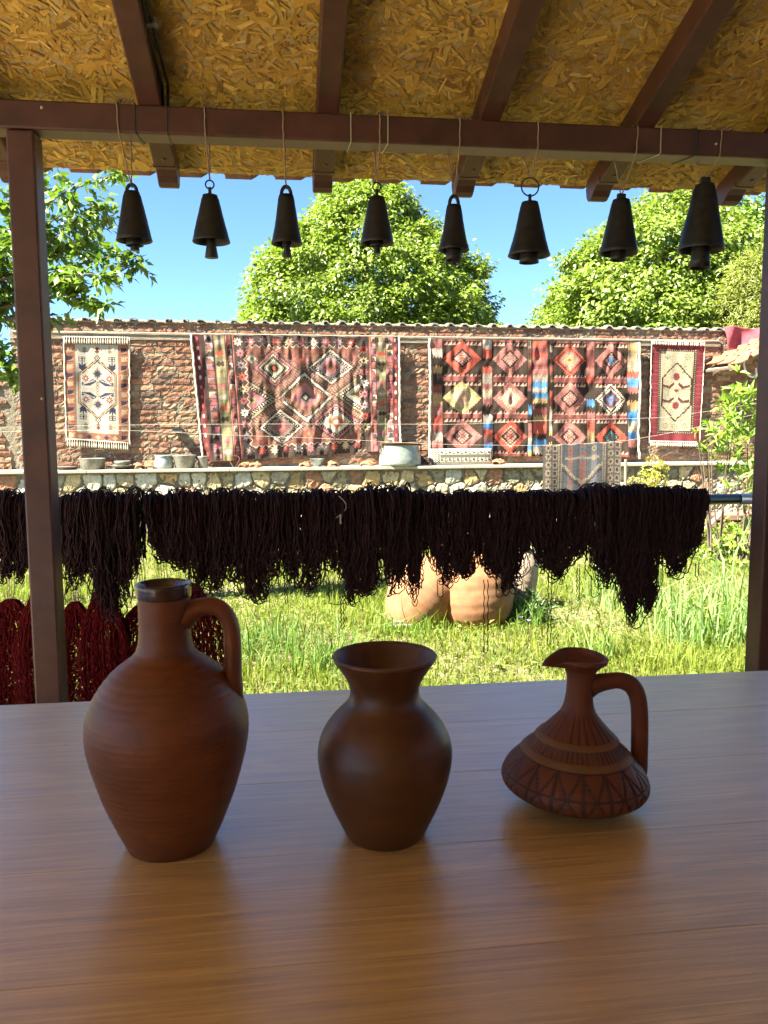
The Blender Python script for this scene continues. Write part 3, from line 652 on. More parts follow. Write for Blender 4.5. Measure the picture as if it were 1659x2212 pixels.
def wig(n, k, amp, f0, s):
    out = np.zeros((n, k))
    for j in range(3):
        f = f0 * (1 + .55 * j) * rng.uniform(.75, 1.3, (n, 1)); out += np.sin(s * f + rng.uniform(0, 6.3, (n, 1))) / (1 + .6 * j)
    return out * amp
def hank(u0, u1, vbot, label, n=85, bot_u=None, bot_w=0.64, rag=0.32, extra=(), vtop=1060, prof=None):
    xa, xb = atY(u0, 1100, YR)[0], atY(u1, 1100, YR)[0]; xc = (xa + xb) / 2; W = (xb - xa)
    xbot = atY(bot_u, vbot, YR)[0] - xc if bot_u else 0
    Lm = zrail - atY((u0 + u1) / 2, vbot, YR)[2]
    hump = max(0.016, atY((u0 + u1) / 2, vtop, YR)[2] - zrail - .02)
    n = int(n * .88); x1 = rng.uniform(-.5, .5, n); x1 = x1 + .035 * np.sin(x1 * 38 + rng.uniform(0, 6)); x2 = np.clip(x1 + rng.normal(0, .14, n), -.5, .5)
    lay = rng.random(n) ** .8
    rad = .021 + lay * hump * (1 + .28 * np.sin(x1 * rng.uniform(7, 13) + rng.uniform(0, 6)) + rng.normal(0, .05, n))
    Lf = Lm * (1 - rag * rng.random(n) ** 1.3) 
    if prof is None: Lf *= 1 - .45 * np.abs(x1 * 2) ** 2.5
    else: Lf *= np.interp(x1, np.linspace(-.5, .5, len(prof)), prof)
    Lf *= 1 - .20 * (.5 + .5 * np.sin(x1 * rng.uniform(9, 14) + rng.uniform(0, 6.3))); Lf[rng.random(n) < .05] *= 1.08
    Lb = Lf * rng.uniform(.62, 1.0, n)
    kb, ka, kf = 14, 9, 34; slant = rng.normal(0, .16, n)
    def side(xf, flip):
        tb = np.linspace(0, 1, kb, endpoint=False)[None]; tf = np.linspace(0, 1, kf)[None]; ta = np.linspace(0, math.pi, ka)[None]
        zbk = -Lb[:, None] * (1 - tb); ybk = rad[:, None] + 0 * tb
        zar = rad[:, None] * np.sin(ta); yar = rad[:, None] * np.cos(ta)
        zf = -Lf[:, None] * tf; yf = -rad[:, None] * (1 - .35 * tf ** 1.2)
        z = np.concatenate([zbk, zar, zf[:, 1:]], 1); y = np.concatenate([ybk, yar, yf[:, 1:]], 1)
        dep = np.clip(-z / Lm, 0, 1)
        fr_ = np.clip((y / rad[:, None] + 1) / 2, 0, 1); x = np.clip(xf[:, None] + slant[:, None] * fr_, -.54, .54) * W * (1 + (bot_w - 1) * dep) + xbot * dep ** 1.3
        return x, y, z, dep
    xA, yA, zA, dA = side(x1, 0); xB, yB, zB, dB = side(x2, 1)
    # bottom U
    um = 3; c = np.linspace(0, math.pi, um + 2)[1:-1][None]
    xe_, xs_ = xA[:, -1:], xB[:, -1:]
    ux = (xe_ + xs_) / 2 + (xe_ - xs_) / 2 * np.cos(c); drop = np.clip(np.abs(xe_ - xs_) * .6, .004, .03)
    uz = zA[:, -1:] - drop * np.sin(c); uy = yA[:, -1:] + 0 * c
    X = np.concatenate([xA, ux, xB[:, ::-1]], 1); Yy = np.concatenate([yA, uy, yB[:, ::-1]], 1); Z = np.concatenate([zA, uz, zB[:, ::-1]], 1)
    Dp = np.concatenate([dA, dA[:, -1:] + 0 * c, dB[:, ::-1]], 1)
    s = np.cumsum(np.sqrt(np.diff(Z, axis=1, prepend=Z[:, :1]) ** 2 + np.diff(Yy, axis=1, prepend=Yy[:, :1]) ** 2) + .001, 1)
    X += wig(n, X.shape[1], .0016, 260, s) * (.4 + 1.3 * Dp) + wig(n, X.shape[1], .0075, 26, s) * (.35 + Dp)
    Yy += wig(n, X.shape[1], .0015, 230, s) * (.5 + Dp) + wig(n, X.shape[1], .004, 30, s)
    Z += wig(n, X.shape[1], .0012, 190, s) * Dp
    Sx = np.stack([X, Yy, Z], -1)
    V, Fq = tube_soup(Sx, rng.uniform(.0018, .0028, n), 3)
    e = empty('yarn_hank', (xc, YR, zrail), label, 'yarn', 'dark yarn hanks on the rail')
    mesh('strands', V, Fq, M['yarn'], e, smooth=True)
    if extra:
        k = MB()
        for (eu, ev0, ev1, wdt) in extra:
            a = atY(eu, ev0, YR)[0] - xc; z0 = atY(eu, ev0, YR)[2] - zrail; z1 = atY(eu, ev1, YR)[2] - zrail; wv = wdt * mpp((0, YR, 1))
            t = np.linspace(0, 1, 26)
            P1 = np.stack([a - wv / 2 * (1 - .2 * t) + .002 * np.sin(t * 40 + eu), -.02 + 0 * t, z0 + (z1 - z0) * t], -1)
            P2 = np.stack([a + wv / 2 * (1 + .2 * t) + .002 * np.sin(t * 37 + 1 + eu), -.02 + 0 * t, z0 + (z1 - z0) * t], -1)
            k.tube(np.vstack([P1, [[a, -.02, z1 - .006]], P2[::-1]]), .0017, 4)
        k.build('loose_loop', M['yarn'], e)
    return e
HK = [(-75, -5, 1225, 'dark yarn hank at the left frame edge', dict(n=70)),
      (-10, 62, 1265, 'dark yarn hank hanging just left of the left post', dict(n=95, prof=[.55, 1, .8, .95, 1])),
      (130, 215, 1285, 'dark yarn hank hanging just right of the left post', dict(n=95, bot_u=158, bot_w=.6)),
      (195, 300, 1330, 'long dark yarn hank above the tall jug rim', dict(n=110, prof=[.9, 1, 1, .95, .7, .55], rag=.15, bot_w=.85)),
      (319, 418, 1235, 'short dark yarn hank above the tall jug handle', dict(n=115, prof=[.62, .85, .95, 1], rag=.2)),
      (400, 498, 1293, 'dark yarn hank right of the tall jug handle', dict(n=110, bot_w=.82, extra=((455, 1280, 1325, 10), (430, 1270, 1300, 14)))),
      (480, 612, 1305, 'wide tangled dark yarn hank ending in a round belly, left of the cream tie', dict(n=135, bot_u=550, bot_w=.8)),
      (604, 705, 1282, 'dark yarn hank directly left of the one with a cream tie', dict(n=105, bot_w=.85, extra=((617, 1240, 1298, 5), (640, 1230, 1275, 8)))),
      (690, 812, 1318, 'dark yarn hank with a cream tie string on its top', dict(n=140, prof=[.45, .62, .82, 1, 1, .75], bot_w=.9, extra=((738, 1285, 1352, 6), (725, 1180, 1300, 40)))),
      (800, 878, 1290, 'dark yarn hank with the tallest hump, above the left garden jar', dict(n=95, prof=[.7, .8, 1, .9], rag=.4, vtop=1047)),
      (862, 925, 1305, 'thin pointed dark yarn hank in front of the left garden jar', dict(n=52, bot_u=888, bot_w=.5, rag=.4)),
      (915, 1040, 1268, 'square dark yarn hank in front of the big garden jar', dict(n=140, rag=.12, extra=((948, 1250, 1285, 12),))),
      (1030, 1148, 1272, 'dark yarn hank with one very long loop, right of the big jar', dict(n=130, rag=.12, extra=((1047, 1250, 1405, 9), (1075, 1255, 1285, 15)))),
      (1140, 1270, 1252, 'dark yarn hank with two thin dangling loops', dict(n=135, rag=.15, prof=[.7, 1, 1, .92, .9, .7], extra=((1184, 1240, 1388, 8), (1245, 1225, 1292, 6)))),
      (1264, 1372, 1270, 'dark yarn hank with high bushy top, left of the longest one', dict(n=125, rag=.2, vtop=1048, prof=[.75, 1, .9, 1], extra=((1280, 1240, 1285, 16),))),
      (1335, 1418, 1348, 'longest dark yarn hank, reaching lowest above the carved jug', dict(n=125, rag=.16, vtop=1050, prof=[.75, 1, 1, .85], bot_w=.75)),
      (1400, 1518, 1240, 'last dark yarn hank at the right end of the rail', dict(n=130, rag=.14, vtop=1052, extra=((1420, 1200, 1262, 14), (1500, 1215, 1242, 8))))]
for a in HK: hank(*a[:4], **a[4])
# cream tie
P = atY(735, 1066, YR); k = MB(); t = np.linspace(0, 1, 30); s = mpp(P)
k.tube(np.stack([(-6 + 20 * np.sin(t * 3.1) ** 1.0 - 8 * t) * s, -.0 * t - .055, (-2 - 48 * t) * s], -1), .0016, 5)
k.tube([(-2 * s, -.056, -44 * s), (-2 * s, -.056, -62 * s)], .0035, 6)
o = k.build('tie_string', M['wool'], None); o.location = (P[0], YR, P[2]); tag(o, 'cream tie string on top of a dark yarn hank', 'string')

def red_skein(u0, u1, vtop, label, yoff=0.09, n=190, bw=1.35, ut=None):
    Y = YR + yoff; xa, xb = atY(u0, 1480, Y)[0], atY(u1, 1480, Y)[0]; W = xb - xa
    xt = atY(ut if ut else (u0 + u1) / 2, vtop, Y)[0]; zt0 = atY(u0, vtop, Y)[2]; xc = (xa + xb) / 2
    L = zt0 - .16; kk = 52
    t = np.linspace(0, 1, kk)[None]; x0 = rng.uniform(-.5, .5, (n, 1)); y0 = rng.uniform(-.5, .5, (n, 1)); Ls = L * rng.uniform(.85, 1, (n, 1))
    sp = np.clip(t * 2.4, 0, 1) ** .7
    X = xt - xc + (xc - xt) * t + x0 * W * (.14 + 1.12 * sp); Yv = y0 * .09 * (.25 + .75 * sp); Z = -Ls * t + .02 * (1 - (2 * x0) ** 2) * 0
    X = X + wig(n, kk, .0028, 24, t * 3) * (.3 + t) + wig(n, kk, .0022, 110, t * L) ; Yv = Yv + wig(n, kk, .003, 20, t * 3)
    V, Fq = tube_soup(np.stack([X, Yv, Z], -1), rng.uniform(.0014, .0022, n), 3)
    e = empty('red_skein', (xc, Y, zt0), label, 'yarn', 'red yarn skeins low at the left')
    mesh('strands', V, Fq, M['redyarn'], e, smooth=True)
    k = MB()
    for j in range(4):
        dx = (j - 1.5) * .006; k.tube([(xt - xc + dx, 0, -.02), (xt - xc + dx * 1.6, .02, .10), (xt - xc + dx * 2, -yoff, zrail - zt0 - .02)], .0012, 4)
    k.build('tie', M['pinkyarn'], e)
    return e
for a in ((-90, 10, 1285, 'red yarn skein at the left frame edge'), (-12, 74, 1300, 'bright red yarn skein left of the left post'), (55, 125, 1290, 'red yarn skein right behind the left post'),
          (128, 205, 1305, 'red yarn skein just right of the left post'), (190, 262, 1295, 'red yarn skein between the post and the tall jug'), (250, 330, 1300, 'red yarn skein behind the left shoulder of the tall jug'),
          (320, 400, 1290, 'red yarn skein behind the neck of the tall jug')):
    red_skein(a[0] - rng.uniform(0, 22), a[1] + rng.uniform(0, 22), a[2] + rng.uniform(-30, 25), a[3], yoff=rng.uniform(.05, .16), ut=(a[0] + a[1]) / 2 + rng.uniform(-20, 20))
red_skein(385, 482, 1262, 'red yarn skein seen through the handle of the tall jug', ut=415)

# ================================================================ brick wall, rugs, shelf
WA = math.radians(1.88)
WO = np.array([0.0, 9.5, 0.0]); WE = np.array([math.cos(WA), math.sin(WA), 0]); WN = np.array([math.sin(WA), -math.cos(WA), 0])
def wall_sz(u, v, off=0.0):
    d = ray(u, v); o = WO + WN * off; t = ((o - CAM) @ WN) / (d @ WN); P = CAM + d * t; return float((P - WO) @ WE), float(P[2])
def WP(s, z, off=0.0): return WO + WE * s + WN * off + np.array([0, 0, z])
ROTW = (0, 0, WA)
S0 = wall_sz(30, 800)[0]; S1 = wall_sz(1640, 800)[0] + 1.2
ztop = wall_sz(829, 703)[1]
SH = 0.42
shelf_z = wall_sz(600, 1011, SH)[1]
zl_top = wall_sz(829, 727)[1]; zl_bot = wall_sz(829, 741)[1]
print('wall', S0, S1, ztop, shelf_z, zl_top, zl_bot, 'beam z', zt, zb, 'rail', zrail, 'ytf', ytf)
bw = empty('brick_wall', WP(0, 0), 'long old brick garden wall hung with rugs, mortar capped', 'wall'); bw.rotation_euler = ROTW
# mortar body (local x = along, y = depth away from camera, z up)
def bumpy_sheet(x0, x1, z0, z1, nx, nz, amp, y=0.0, fy=None):
    xs = np.linspace(x0, x1, nx); zs = np.linspace(z0, z1, nz); X, Z = np.meshgrid(xs, zs)
    Yd = y + rng.normal(0, amp, X.shape)
    if fy is not None: Yd = Yd + fy(X, Z)
    V = np.stack([X, Yd, Z], -1).reshape(-1, 3); idx = np.arange(nx * nz).reshape(nz, nx)
    Fq = np.stack([idx[:-1, :-1], idx[:-1, 1:], idx[1:, 1:], idx[1:, :-1]], -1).reshape(-1, 4); return V, Fq
k = MB(); k.box((S0 - .02, 0.012, 0), (S1, 0.30, ztop - .005)); 
V, Fq = bumpy_sheet(S0 - .02, S1, shelf_z - .05, ztop - .004, 420, 75, .0022, -0.003)
k.add(V, Fq); k.build('mortar', M['mortar'], bw)
# brick variants
BP = np.array([srgb(156, 110, 86), srgb(148, 102, 80), srgb(162, 122, 94), srgb(138, 98, 78), srgb(164, 130, 102), srgb(132, 98, 82), srgb(152, 112, 88), srgb(168, 136, 108), srgb(112, 88, 76)]) * .72
def brick_geo(wd, ht, dp, c, rough=1.0, proud=0.0):
    nx, nz = 6, 3
    xs = np.linspace(-wd / 2, wd / 2, nx); zs = np.linspace(-ht / 2, ht / 2, nz)
    X, Z = np.meshgrid(xs, zs); Yv = -dp - proud + rng.normal(0, .0022 * rough, X.shape)
    edge = (np.abs(X) > wd / 2 - 1e-6) | (np.abs(Z) > ht / 2 - 1e-6)
    Yv[edge] += .002; X = X + rng.normal(0, .003 * rough, X.shape) * edge; Z = Z + rng.normal(0, .0028 * rough, Z.shape) * edge
    V = np.stack([X, Yv, Z], -1).reshape(-1, 3); idx = np.arange(nx * nz).reshape(nz, nx)
    Fq = np.stack([idx[:-1, :-1], idx[:-1, 1:], idx[1:, 1:], idx[1:, :-1]], -1).reshape(-1, 4).tolist()
    loop = list(idx[0, :]) + list(idx[1:, -1]) + list(idx[-1, :-1][::-1]) + list(idx[1:-1, 0][::-1])
    b0 = len(V); B = V[loop].copy(); B[:, 1] = 0.01; V = np.vstack([V, B]); n = len(loop)
    Fq += [[loop[(j + 1) % n], loop[j], b0 + j, b0 + (j + 1) % n] for j in range(n)]
    fcx = np.tile(np.array(c), (len(Fq), 1)) * rng.uniform(.88, 1.1, (len(Fq), 1)); return V, Fq, fcx
BV = []
for i in range(26):
    c = BP[rng.integers(len(BP))] * rng.uniform(.8, 1.12)
    wd = [0.205, 0.195, 0.21, 0.10][i % 4 if i % 8 else 0] if i % 5 else .2
    BV.append((wd, brick_geo(wd - .0, .052 + rng.uniform(-.005, .004), .007 + rng.uniform(0, .006), c, 1.0 + .8 * (rng.random() < .3))))
rugs_px = [((134, 715), (281, 965)), ((414, 722), (861, 975)), ((925, 731), (1383, 980)), ((1405, 729), (1520, 962))]
rug_rects = []
for (a, b) in rugs_px:
    s0, z1 = wall_sz(*a); s1, z0 = wall_sz(*b); rug_rects.append((s0 + .12, s1 - .12, z0 + .12, z1 - .02))
def hidden(s, z):
    return any(a < s < b and c < z < d for a, b, c, d in rug_rects)
courses = []
z = ztop - .010; 
for r in range(2): courses.append((z - .026, r)); z -= .074
zc = zl_bot - .036; r = 2
while zc > shelf_z + .0: courses.append((zc, r)); zc -= .0715; r += 1
cand = []
for zc, r in courses:
    s = S0 + (.1 if r % 2 else 0.0) + rng.uniform(-.02, .02)
    while s < S1:
        i = rng.integers(len(BV)); wd = BV[i][0]; sc_ = s + wd / 2
        if not hidden(sc_, zc): cand.append((sc_, zc, i, r))
        s += wd + rng.uniform(.012, .026)
print('bricks', len(cand))
sv0, sv1 = wall_sz(0, 850)[0], wall_sz(1560, 850)[0]
vis = [c for c in cand if sv0 < c[0] < sv1 and not (wall_sz(35, 800)[0] < c[0] < wall_sz(100, 800)[0])]
vis.sort(key=lambda c: (c[3] > 1, (c[0] + .0) * .05 + abs(c[3] - 8) * .01)); pick = set(map(id, vis[:300]))
bmeshes = {}
stuffk = MB()
for c in cand:
    s, z, i, r = c
    wd, (V, Fq, fcx) = BV[i]
    if id(c) in pick:
        if i not in bmeshes:
            o = mesh('brick', V, Fq, M['brick'], bw, fcol=fcx); bmeshes[i] = o.data
        else:
            o = bpy.data.objects.new('brick', bmeshes[i]); link(o, bw)
        o.location = (s, rng.uniform(-.004, .003), z + rng.normal(0, .0025)); o.rotation_euler = (rng.normal(0, .01), rng.normal(0, .010), rng.normal(0, .010))
    else:
        a = rng.normal(0, .015); ca_, sa_ = math.cos(a), math.sin(a); W_ = V.copy(); W_[:, 0], W_[:, 2] = V[:, 0] * ca_ - V[:, 2] * sa_, V[:, 0] * sa_ + V[:, 2] * ca_
        W_ += (s, rng.uniform(-.004, .003), z + rng.normal(0, .0025)); cc = BP[rng.integers(len(BP))] * rng.uniform(.8, 1.1)
        stuffk.add(W_, Fq, tuple(cc))
o = stuffk.build('brickwork', M['brick'], bw); o['kind'] = 'stuff'
# mortar cap with small tile ends
xs = np.linspace(S0 - .04, S1, 520); prof = [(-.012, -.006), (-.022, .004), (-.018, .018), (0.02, .034), (.15, .045), (.33, .02), (.34, -.02)]
V = []; 
for x in xs:
    for (y, zz_) in prof: V.append((x, y + rng.normal(0, .003), ztop + zz_ - .012 + rng.normal(0, .004)))
npf_ = len(prof); idx = np.arange(len(xs) * npf_).reshape(len(xs), npf_)
Fq = np.stack([idx[:-1, :-1], idx[:-1, 1:], idx[1:, 1:], idx[1:, :-1]], -1).reshape(-1, 4)[:, ::-1]
mesh('mortar_cap', V, Fq, M['mortar'], bw)
def capv():
    a = np.linspace(0, math.pi, 7); V = []
    for y in (-.035, .10):
        for q in a: V.append((math.cos(q) * .043, y, math.sin(q) * .030 + (y > 0) * .012))
    for y in (-.035, .10):
        for q in a: V.append((math.cos(q) * .031, y, math.sin(q) * .019 - .004 + (y > 0) * .012))
    Fc = []
    for j in range(6): Fc += [[j, j + 1, 8 + j, 7 + j], [14 + j, 21 + j, 22 + j, 15 + j], [j, 14 + j, 15 + j, j + 1], [7 + j, 8 + j, 22 + j, 21 + j]]
    return V, Fc
CV, CF = capv(); cmh = None
x = S0 + .05; dsc = 34 * mpp((0, 9.5, 2))
while x < S1 - .1:
    if cmh is None: o = mesh('cap_tile', CV, CF, M['white'], bw); cmh = o.data
    else: o = bpy.data.objects.new('cap_tile', cmh); link(o, bw)
    o.location = (x, rng.uniform(-.01, .01), ztop + .010 + rng.uniform(-.006, .004)); o.rotation_euler = (0, rng.uniform(-.2, .2), rng.uniform(-.1, .1)); sv = rng.uniform(.8, 1.15); o.scale = (sv, 1, rng.uniform(.7, 1.2))
    x += dsc + rng.uniform(-.02, .02)
# timber lintel strip + cord on it
k = MB(); x = S0
while x < wall_sz(1556, 740)[0]:
    L_ = rng.uniform(1.6, 2.6); x1_ = min(x + L_, wall_sz(1556, 740)[0]); k = MB(); k.box((x, -.022, zl_bot), (x1_ - .006, .03, zl_top)); k.build('timber_strip', M['oldwood'], bw, bevel=.003); x = x1_
k = MB(); k.tube([(S0, -.03, zl_top + .004), (0, -.032, zl_top + .001), (wall_sz(1550, 735)[0], -.03, zl_top + .003)], .0045, 6); k.build('lath', M['wool'], bw)

# stone bench wall and ledge
sb = empty('stone_bench', WP(0, 0), 'low field-stone bench wall with pale ledge along the foot of the brick wall', 'wall'); sb.rotation_euler = ROTW
SA = wall_sz(-120, 1000)[0]; SB = S1
k = MB(); x = SA
while x < SB:
    x1_ = min(x + rng.uniform(1.2, 1.6), SB); k = MB(); k.box((x + .0015, -SH, shelf_z - .032), (x1_ - .0015, -.012, shelf_z)); k.build('ledge_slab', M['marble'], sb, bevel=.004); x = x1_
STP = np.array([srgb(176, 164, 132), srgb(160, 150, 120), srgb(190, 182, 158), srgb(148, 134, 100), srgb(172, 146, 100), srgb(150, 142, 124), srgb(160, 118, 90), srgb(182, 178, 160), srgb(138, 132, 108), srgb(186, 168, 126)])
V, Fq = bumpy_sheet(SA, SB, 0, shelf_z - .034, 500, 30, .007, -SH + .052); k = MB(); k.add(V, Fq); k.box((SA, -SH + .11, 0), (SB, -.02, shelf_z - .034)); k.build('mortar', M['mortar'], sb)
# voronoi stones
NR = 4; cw = (SB - SA) / 60; ch = (shelf_z - .05) / NR
seeds = np.array([[SA + (i + .5 + (.5 if j % 2 else 0)) * cw + rng.uniform(-.42, .42) * cw, .01 + (j + .5) * ch + rng.uniform(-.33, .33) * ch] for j in range(NR) for i in range(60)])
def clip(poly, n_, d_):
    out = []
    for i in range(len(poly)):
        a, b = poly[i], poly[(i + 1) % len(poly)]; da, db = a @ n_ - d_, b @ n_ - d_
        if da <= 0: out.append(a)
        if da * db < 0: out.append(a + (b - a) * da / (da - db))
    return out
for i, s in enumerate(seeds):
    poly = [np.array(p) for p in ((s[0] - .25, 0.0), (s[0] + .25, 0.0), (s[0] + .25, shelf_z - .04), (s[0] - .25, shelf_z - .04))]
    for j in np.argsort(((seeds - s) ** 2).sum(1))[1:14]:
        d = seeds[j] - s; L_ = np.hypot(*d); n_ = d / L_; poly = clip(poly, n_, n_ @ s + L_ / 2 - rng.uniform(.002, .008))
        if len(poly) < 3: break
    if len(poly) < 3: continue
    P = np.array(poly); c = P.mean(0)
    Q = []
    for a in range(len(P)):
        p0, p1 = P[a], P[(a + 1) % len(P)]; Q += [p0 * .86 + p1 * .14, p0 * .5 + p1 * .5 + rng.normal(0, .004, 2), p0 * .14 + p1 * .86]
    Q = c + (np.array(Q) - c) * .97; m_ = len(Q); fy = -rng.uniform(-.002, .014); 
    tl = rng.normal(0, .05, 2)
    def lift(q, y): return np.stack([q[:, 0], y + (q - c) @ tl, q[:, 1]], -1)
    r1 = lift(Q, -SH + .088) ; r2 = lift(Q, -SH + .065 + fy); r3 = lift(c + (Q - c) * .82, -SH + .05 + fy) + rng.normal(0, .003, (m_, 3)); r4 = lift(c + (Q - c) * .4, -SH + .046 + fy) + rng.normal(0, .003, (m_, 3))
    V = np.vstack([r1, r2, r3, r4, [[c[0], -SH + .044 + fy, c[1]]]]); V -= (c[0], -SH + .08, c[1])
    Fc = [[l * m_ + a, l * m_ + (a + 1) % m_, (l + 1) * m_ + (a + 1) % m_, (l + 1) * m_ + a] for l in range(3) for a in range(m_)] + [[3 * m_ + a, 3 * m_ + (a + 1) % m_, 4 * m_] for a in range(m_)]
    cc = STP[rng.integers(len(STP))] * rng.uniform(.85, 1.1)
    mesh('stone', V, Fc, M['stone'], sb, fcol=np.tile(cc, (len(Fc), 1)), loc=(c[0], -SH + .08, c[1]))

# lower brick wall on the left, stepping down
lw = empty('lower_brick_wall', WP(0, 0, -.05), 'lower brick wall with flat pale coping left of the post', 'wall'); lw.rotation_euler = ROTW
lzt = wall_sz(10, 806)[1]; LS0 = S0 - 4
k = MB(); k.box((LS0, .01, 0), (S0 - .03, .28, lzt)); k.build('mortar', M['mortar'], lw)
k = MB(); k.box((LS0, -.03, lzt + .001), (S0 - .03, .3, lzt + .03)); k.build('coping', M['marble'], lw, bevel=.004)
zc = lzt - .035; r = 0; gone = 0
while zc > shelf_z - .1:
    s = LS0 + (.1 if r % 2 else 0)
    while s < S0 - .26:
        i = rng.integers(len(BV)); wd, (V, Fq, fcx) = BV[i]
        if s > S0 - 1.6:
            if i not in bmeshes: o = mesh('brick', V, Fq, M['brick'], lw, fcol=fcx); bmeshes[i] = o.data
            else: o = bpy.data.objects.new('brick', bmeshes[i]); link(o, lw)
            o.location = (s + wd / 2, .004, zc + rng.normal(0, .002)); o.rotation_euler = (0, rng.normal(0, .012), 0)
        s += wd + rng.uniform(.012, .024)
    zc -= .0715; r += 1

# ---------------------------------------------------------------- rug patterns
class Cv:
    def __init__(s, w, h, c): s.w, s.h = w, h; s.a = np.zeros((h, w, 3)); s.a[:] = srgb(*c); s.Y, s.X = np.mgrid[0:h, 0:w] + .5
    def put(s, m, c): s.a[m] = srgb(*c)
    def rect(s, x0, y0, x1, y1, c): s.put((s.X >= x0) & (s.X < x1) & (s.Y >= y0) & (s.Y < y1), c)
    def dia(s, cx, cy, a, b, c, clip=None, saw=0, n=6):
        dx, dy = np.abs(s.X - cx) / a, np.abs(s.Y - cy) / b; d = dx + dy
        if saw: d = d + saw * np.abs(((dx - dy) * n / 2) % 1 - .5) * 2
        m = d < 1
        if clip: m &= (s.X >= clip[0]) & (s.X < clip[2]) & (s.Y >= clip[1]) & (s.Y < clip[3])
        s.put(m, c)
    def saw(s, x0, x1, y, h, n, c, up=True, lean=1):
        t = ((s.X - x0) / (x1 - x0) * n) % 1
        hh = h * (t if lean > 0 else 1 - t) if lean else h * (1 - np.abs(2 * t - 1))
        m = (s.X >= x0) & (s.X < x1) & ((s.Y > y - hh) & (s.Y <= y) if up else (s.Y < y + hh) & (s.Y >= y)); s.put(m, c)
    def vsaw(s, y0, y1, x, h, n, c, right=True):
        t = ((s.Y - y0) / (y1 - y0) * n) % 1; hh = h * (1 - np.abs(2 * t - 1))
        m = (s.Y >= y0) & (s.Y < y1) & ((s.X < x + hh) & (s.X >= x) if right else (s.X > x - hh) & (s.X <= x)); s.put(m, c)
    def star(s, cx, cy, r, c, c2=None):
        dx, dy = np.abs(s.X - cx), np.abs(s.Y - cy)
        p, q = (dx + dy) * .75, np.abs(dx - dy) * .75
        s.put((dx + 2.6 * dy < r * 1.15) | (dy + 2.6 * dx < r * 1.15) | (p + 2.4 * q < r * 1.15), c)
        if c2: s.put(dx + dy < r * .38, c2)
    def poly(s, pts, c):
        m = np.zeros(s.X.shape, bool); n = len(pts)
        for i in range(n):
            (x0, y0), (x1, y1) = pts[i], pts[(i + 1) % n]
            if y0 == y1: continue
            cnd = ((s.Y > min(y0, y1)) & (s.Y <= max(y0, y1))) & (s.X < (x1 - x0) * (s.Y - y0) / (y1 - y0) + x0); m ^= cnd
        s.put(m, c)
    def line(s, x0, y0, x1, y1, w_, c, q=0):
        X, Y = s.X, s.Y
        if q: X = np.floor(X / q) * q + q / 2; Y = np.floor(Y / q) * q + q / 2
        L2 = (x1 - x0) ** 2 + (y1 - y0) ** 2; t = np.clip(((X - x0) * (x1 - x0) + (Y - y0) * (y1 - y0)) / L2, 0, 1)
        s.put(np.hypot(X - x0 - t * (x1 - x0), Y - y0 - t * (y1 - y0)) < w_, c)
    def noise(s, a=.08):
        s.a *= 1 + rng.normal(0, a, (s.h, s.w, 1)) + rng.normal(0, a * .7, (s.h, 1, 1)) + rng.normal(0, a * .6, (1, s.w, 1)); s.a = s.a * .84 + s.a.mean(2, keepdims=True) * .16; s.a = np.clip((s.a * .84 + np.array([.20, .15, .10]) * .16) * .66, .004, .9)

CREAM, RED, DARK, PINK, ORG, OLV, NAVY, BLUE = (214, 200, 172), (140, 80, 62), (58, 46, 46), (196, 100, 108), (208, 74, 48), (150, 136, 92), (38, 48, 84), (46, 140, 200)
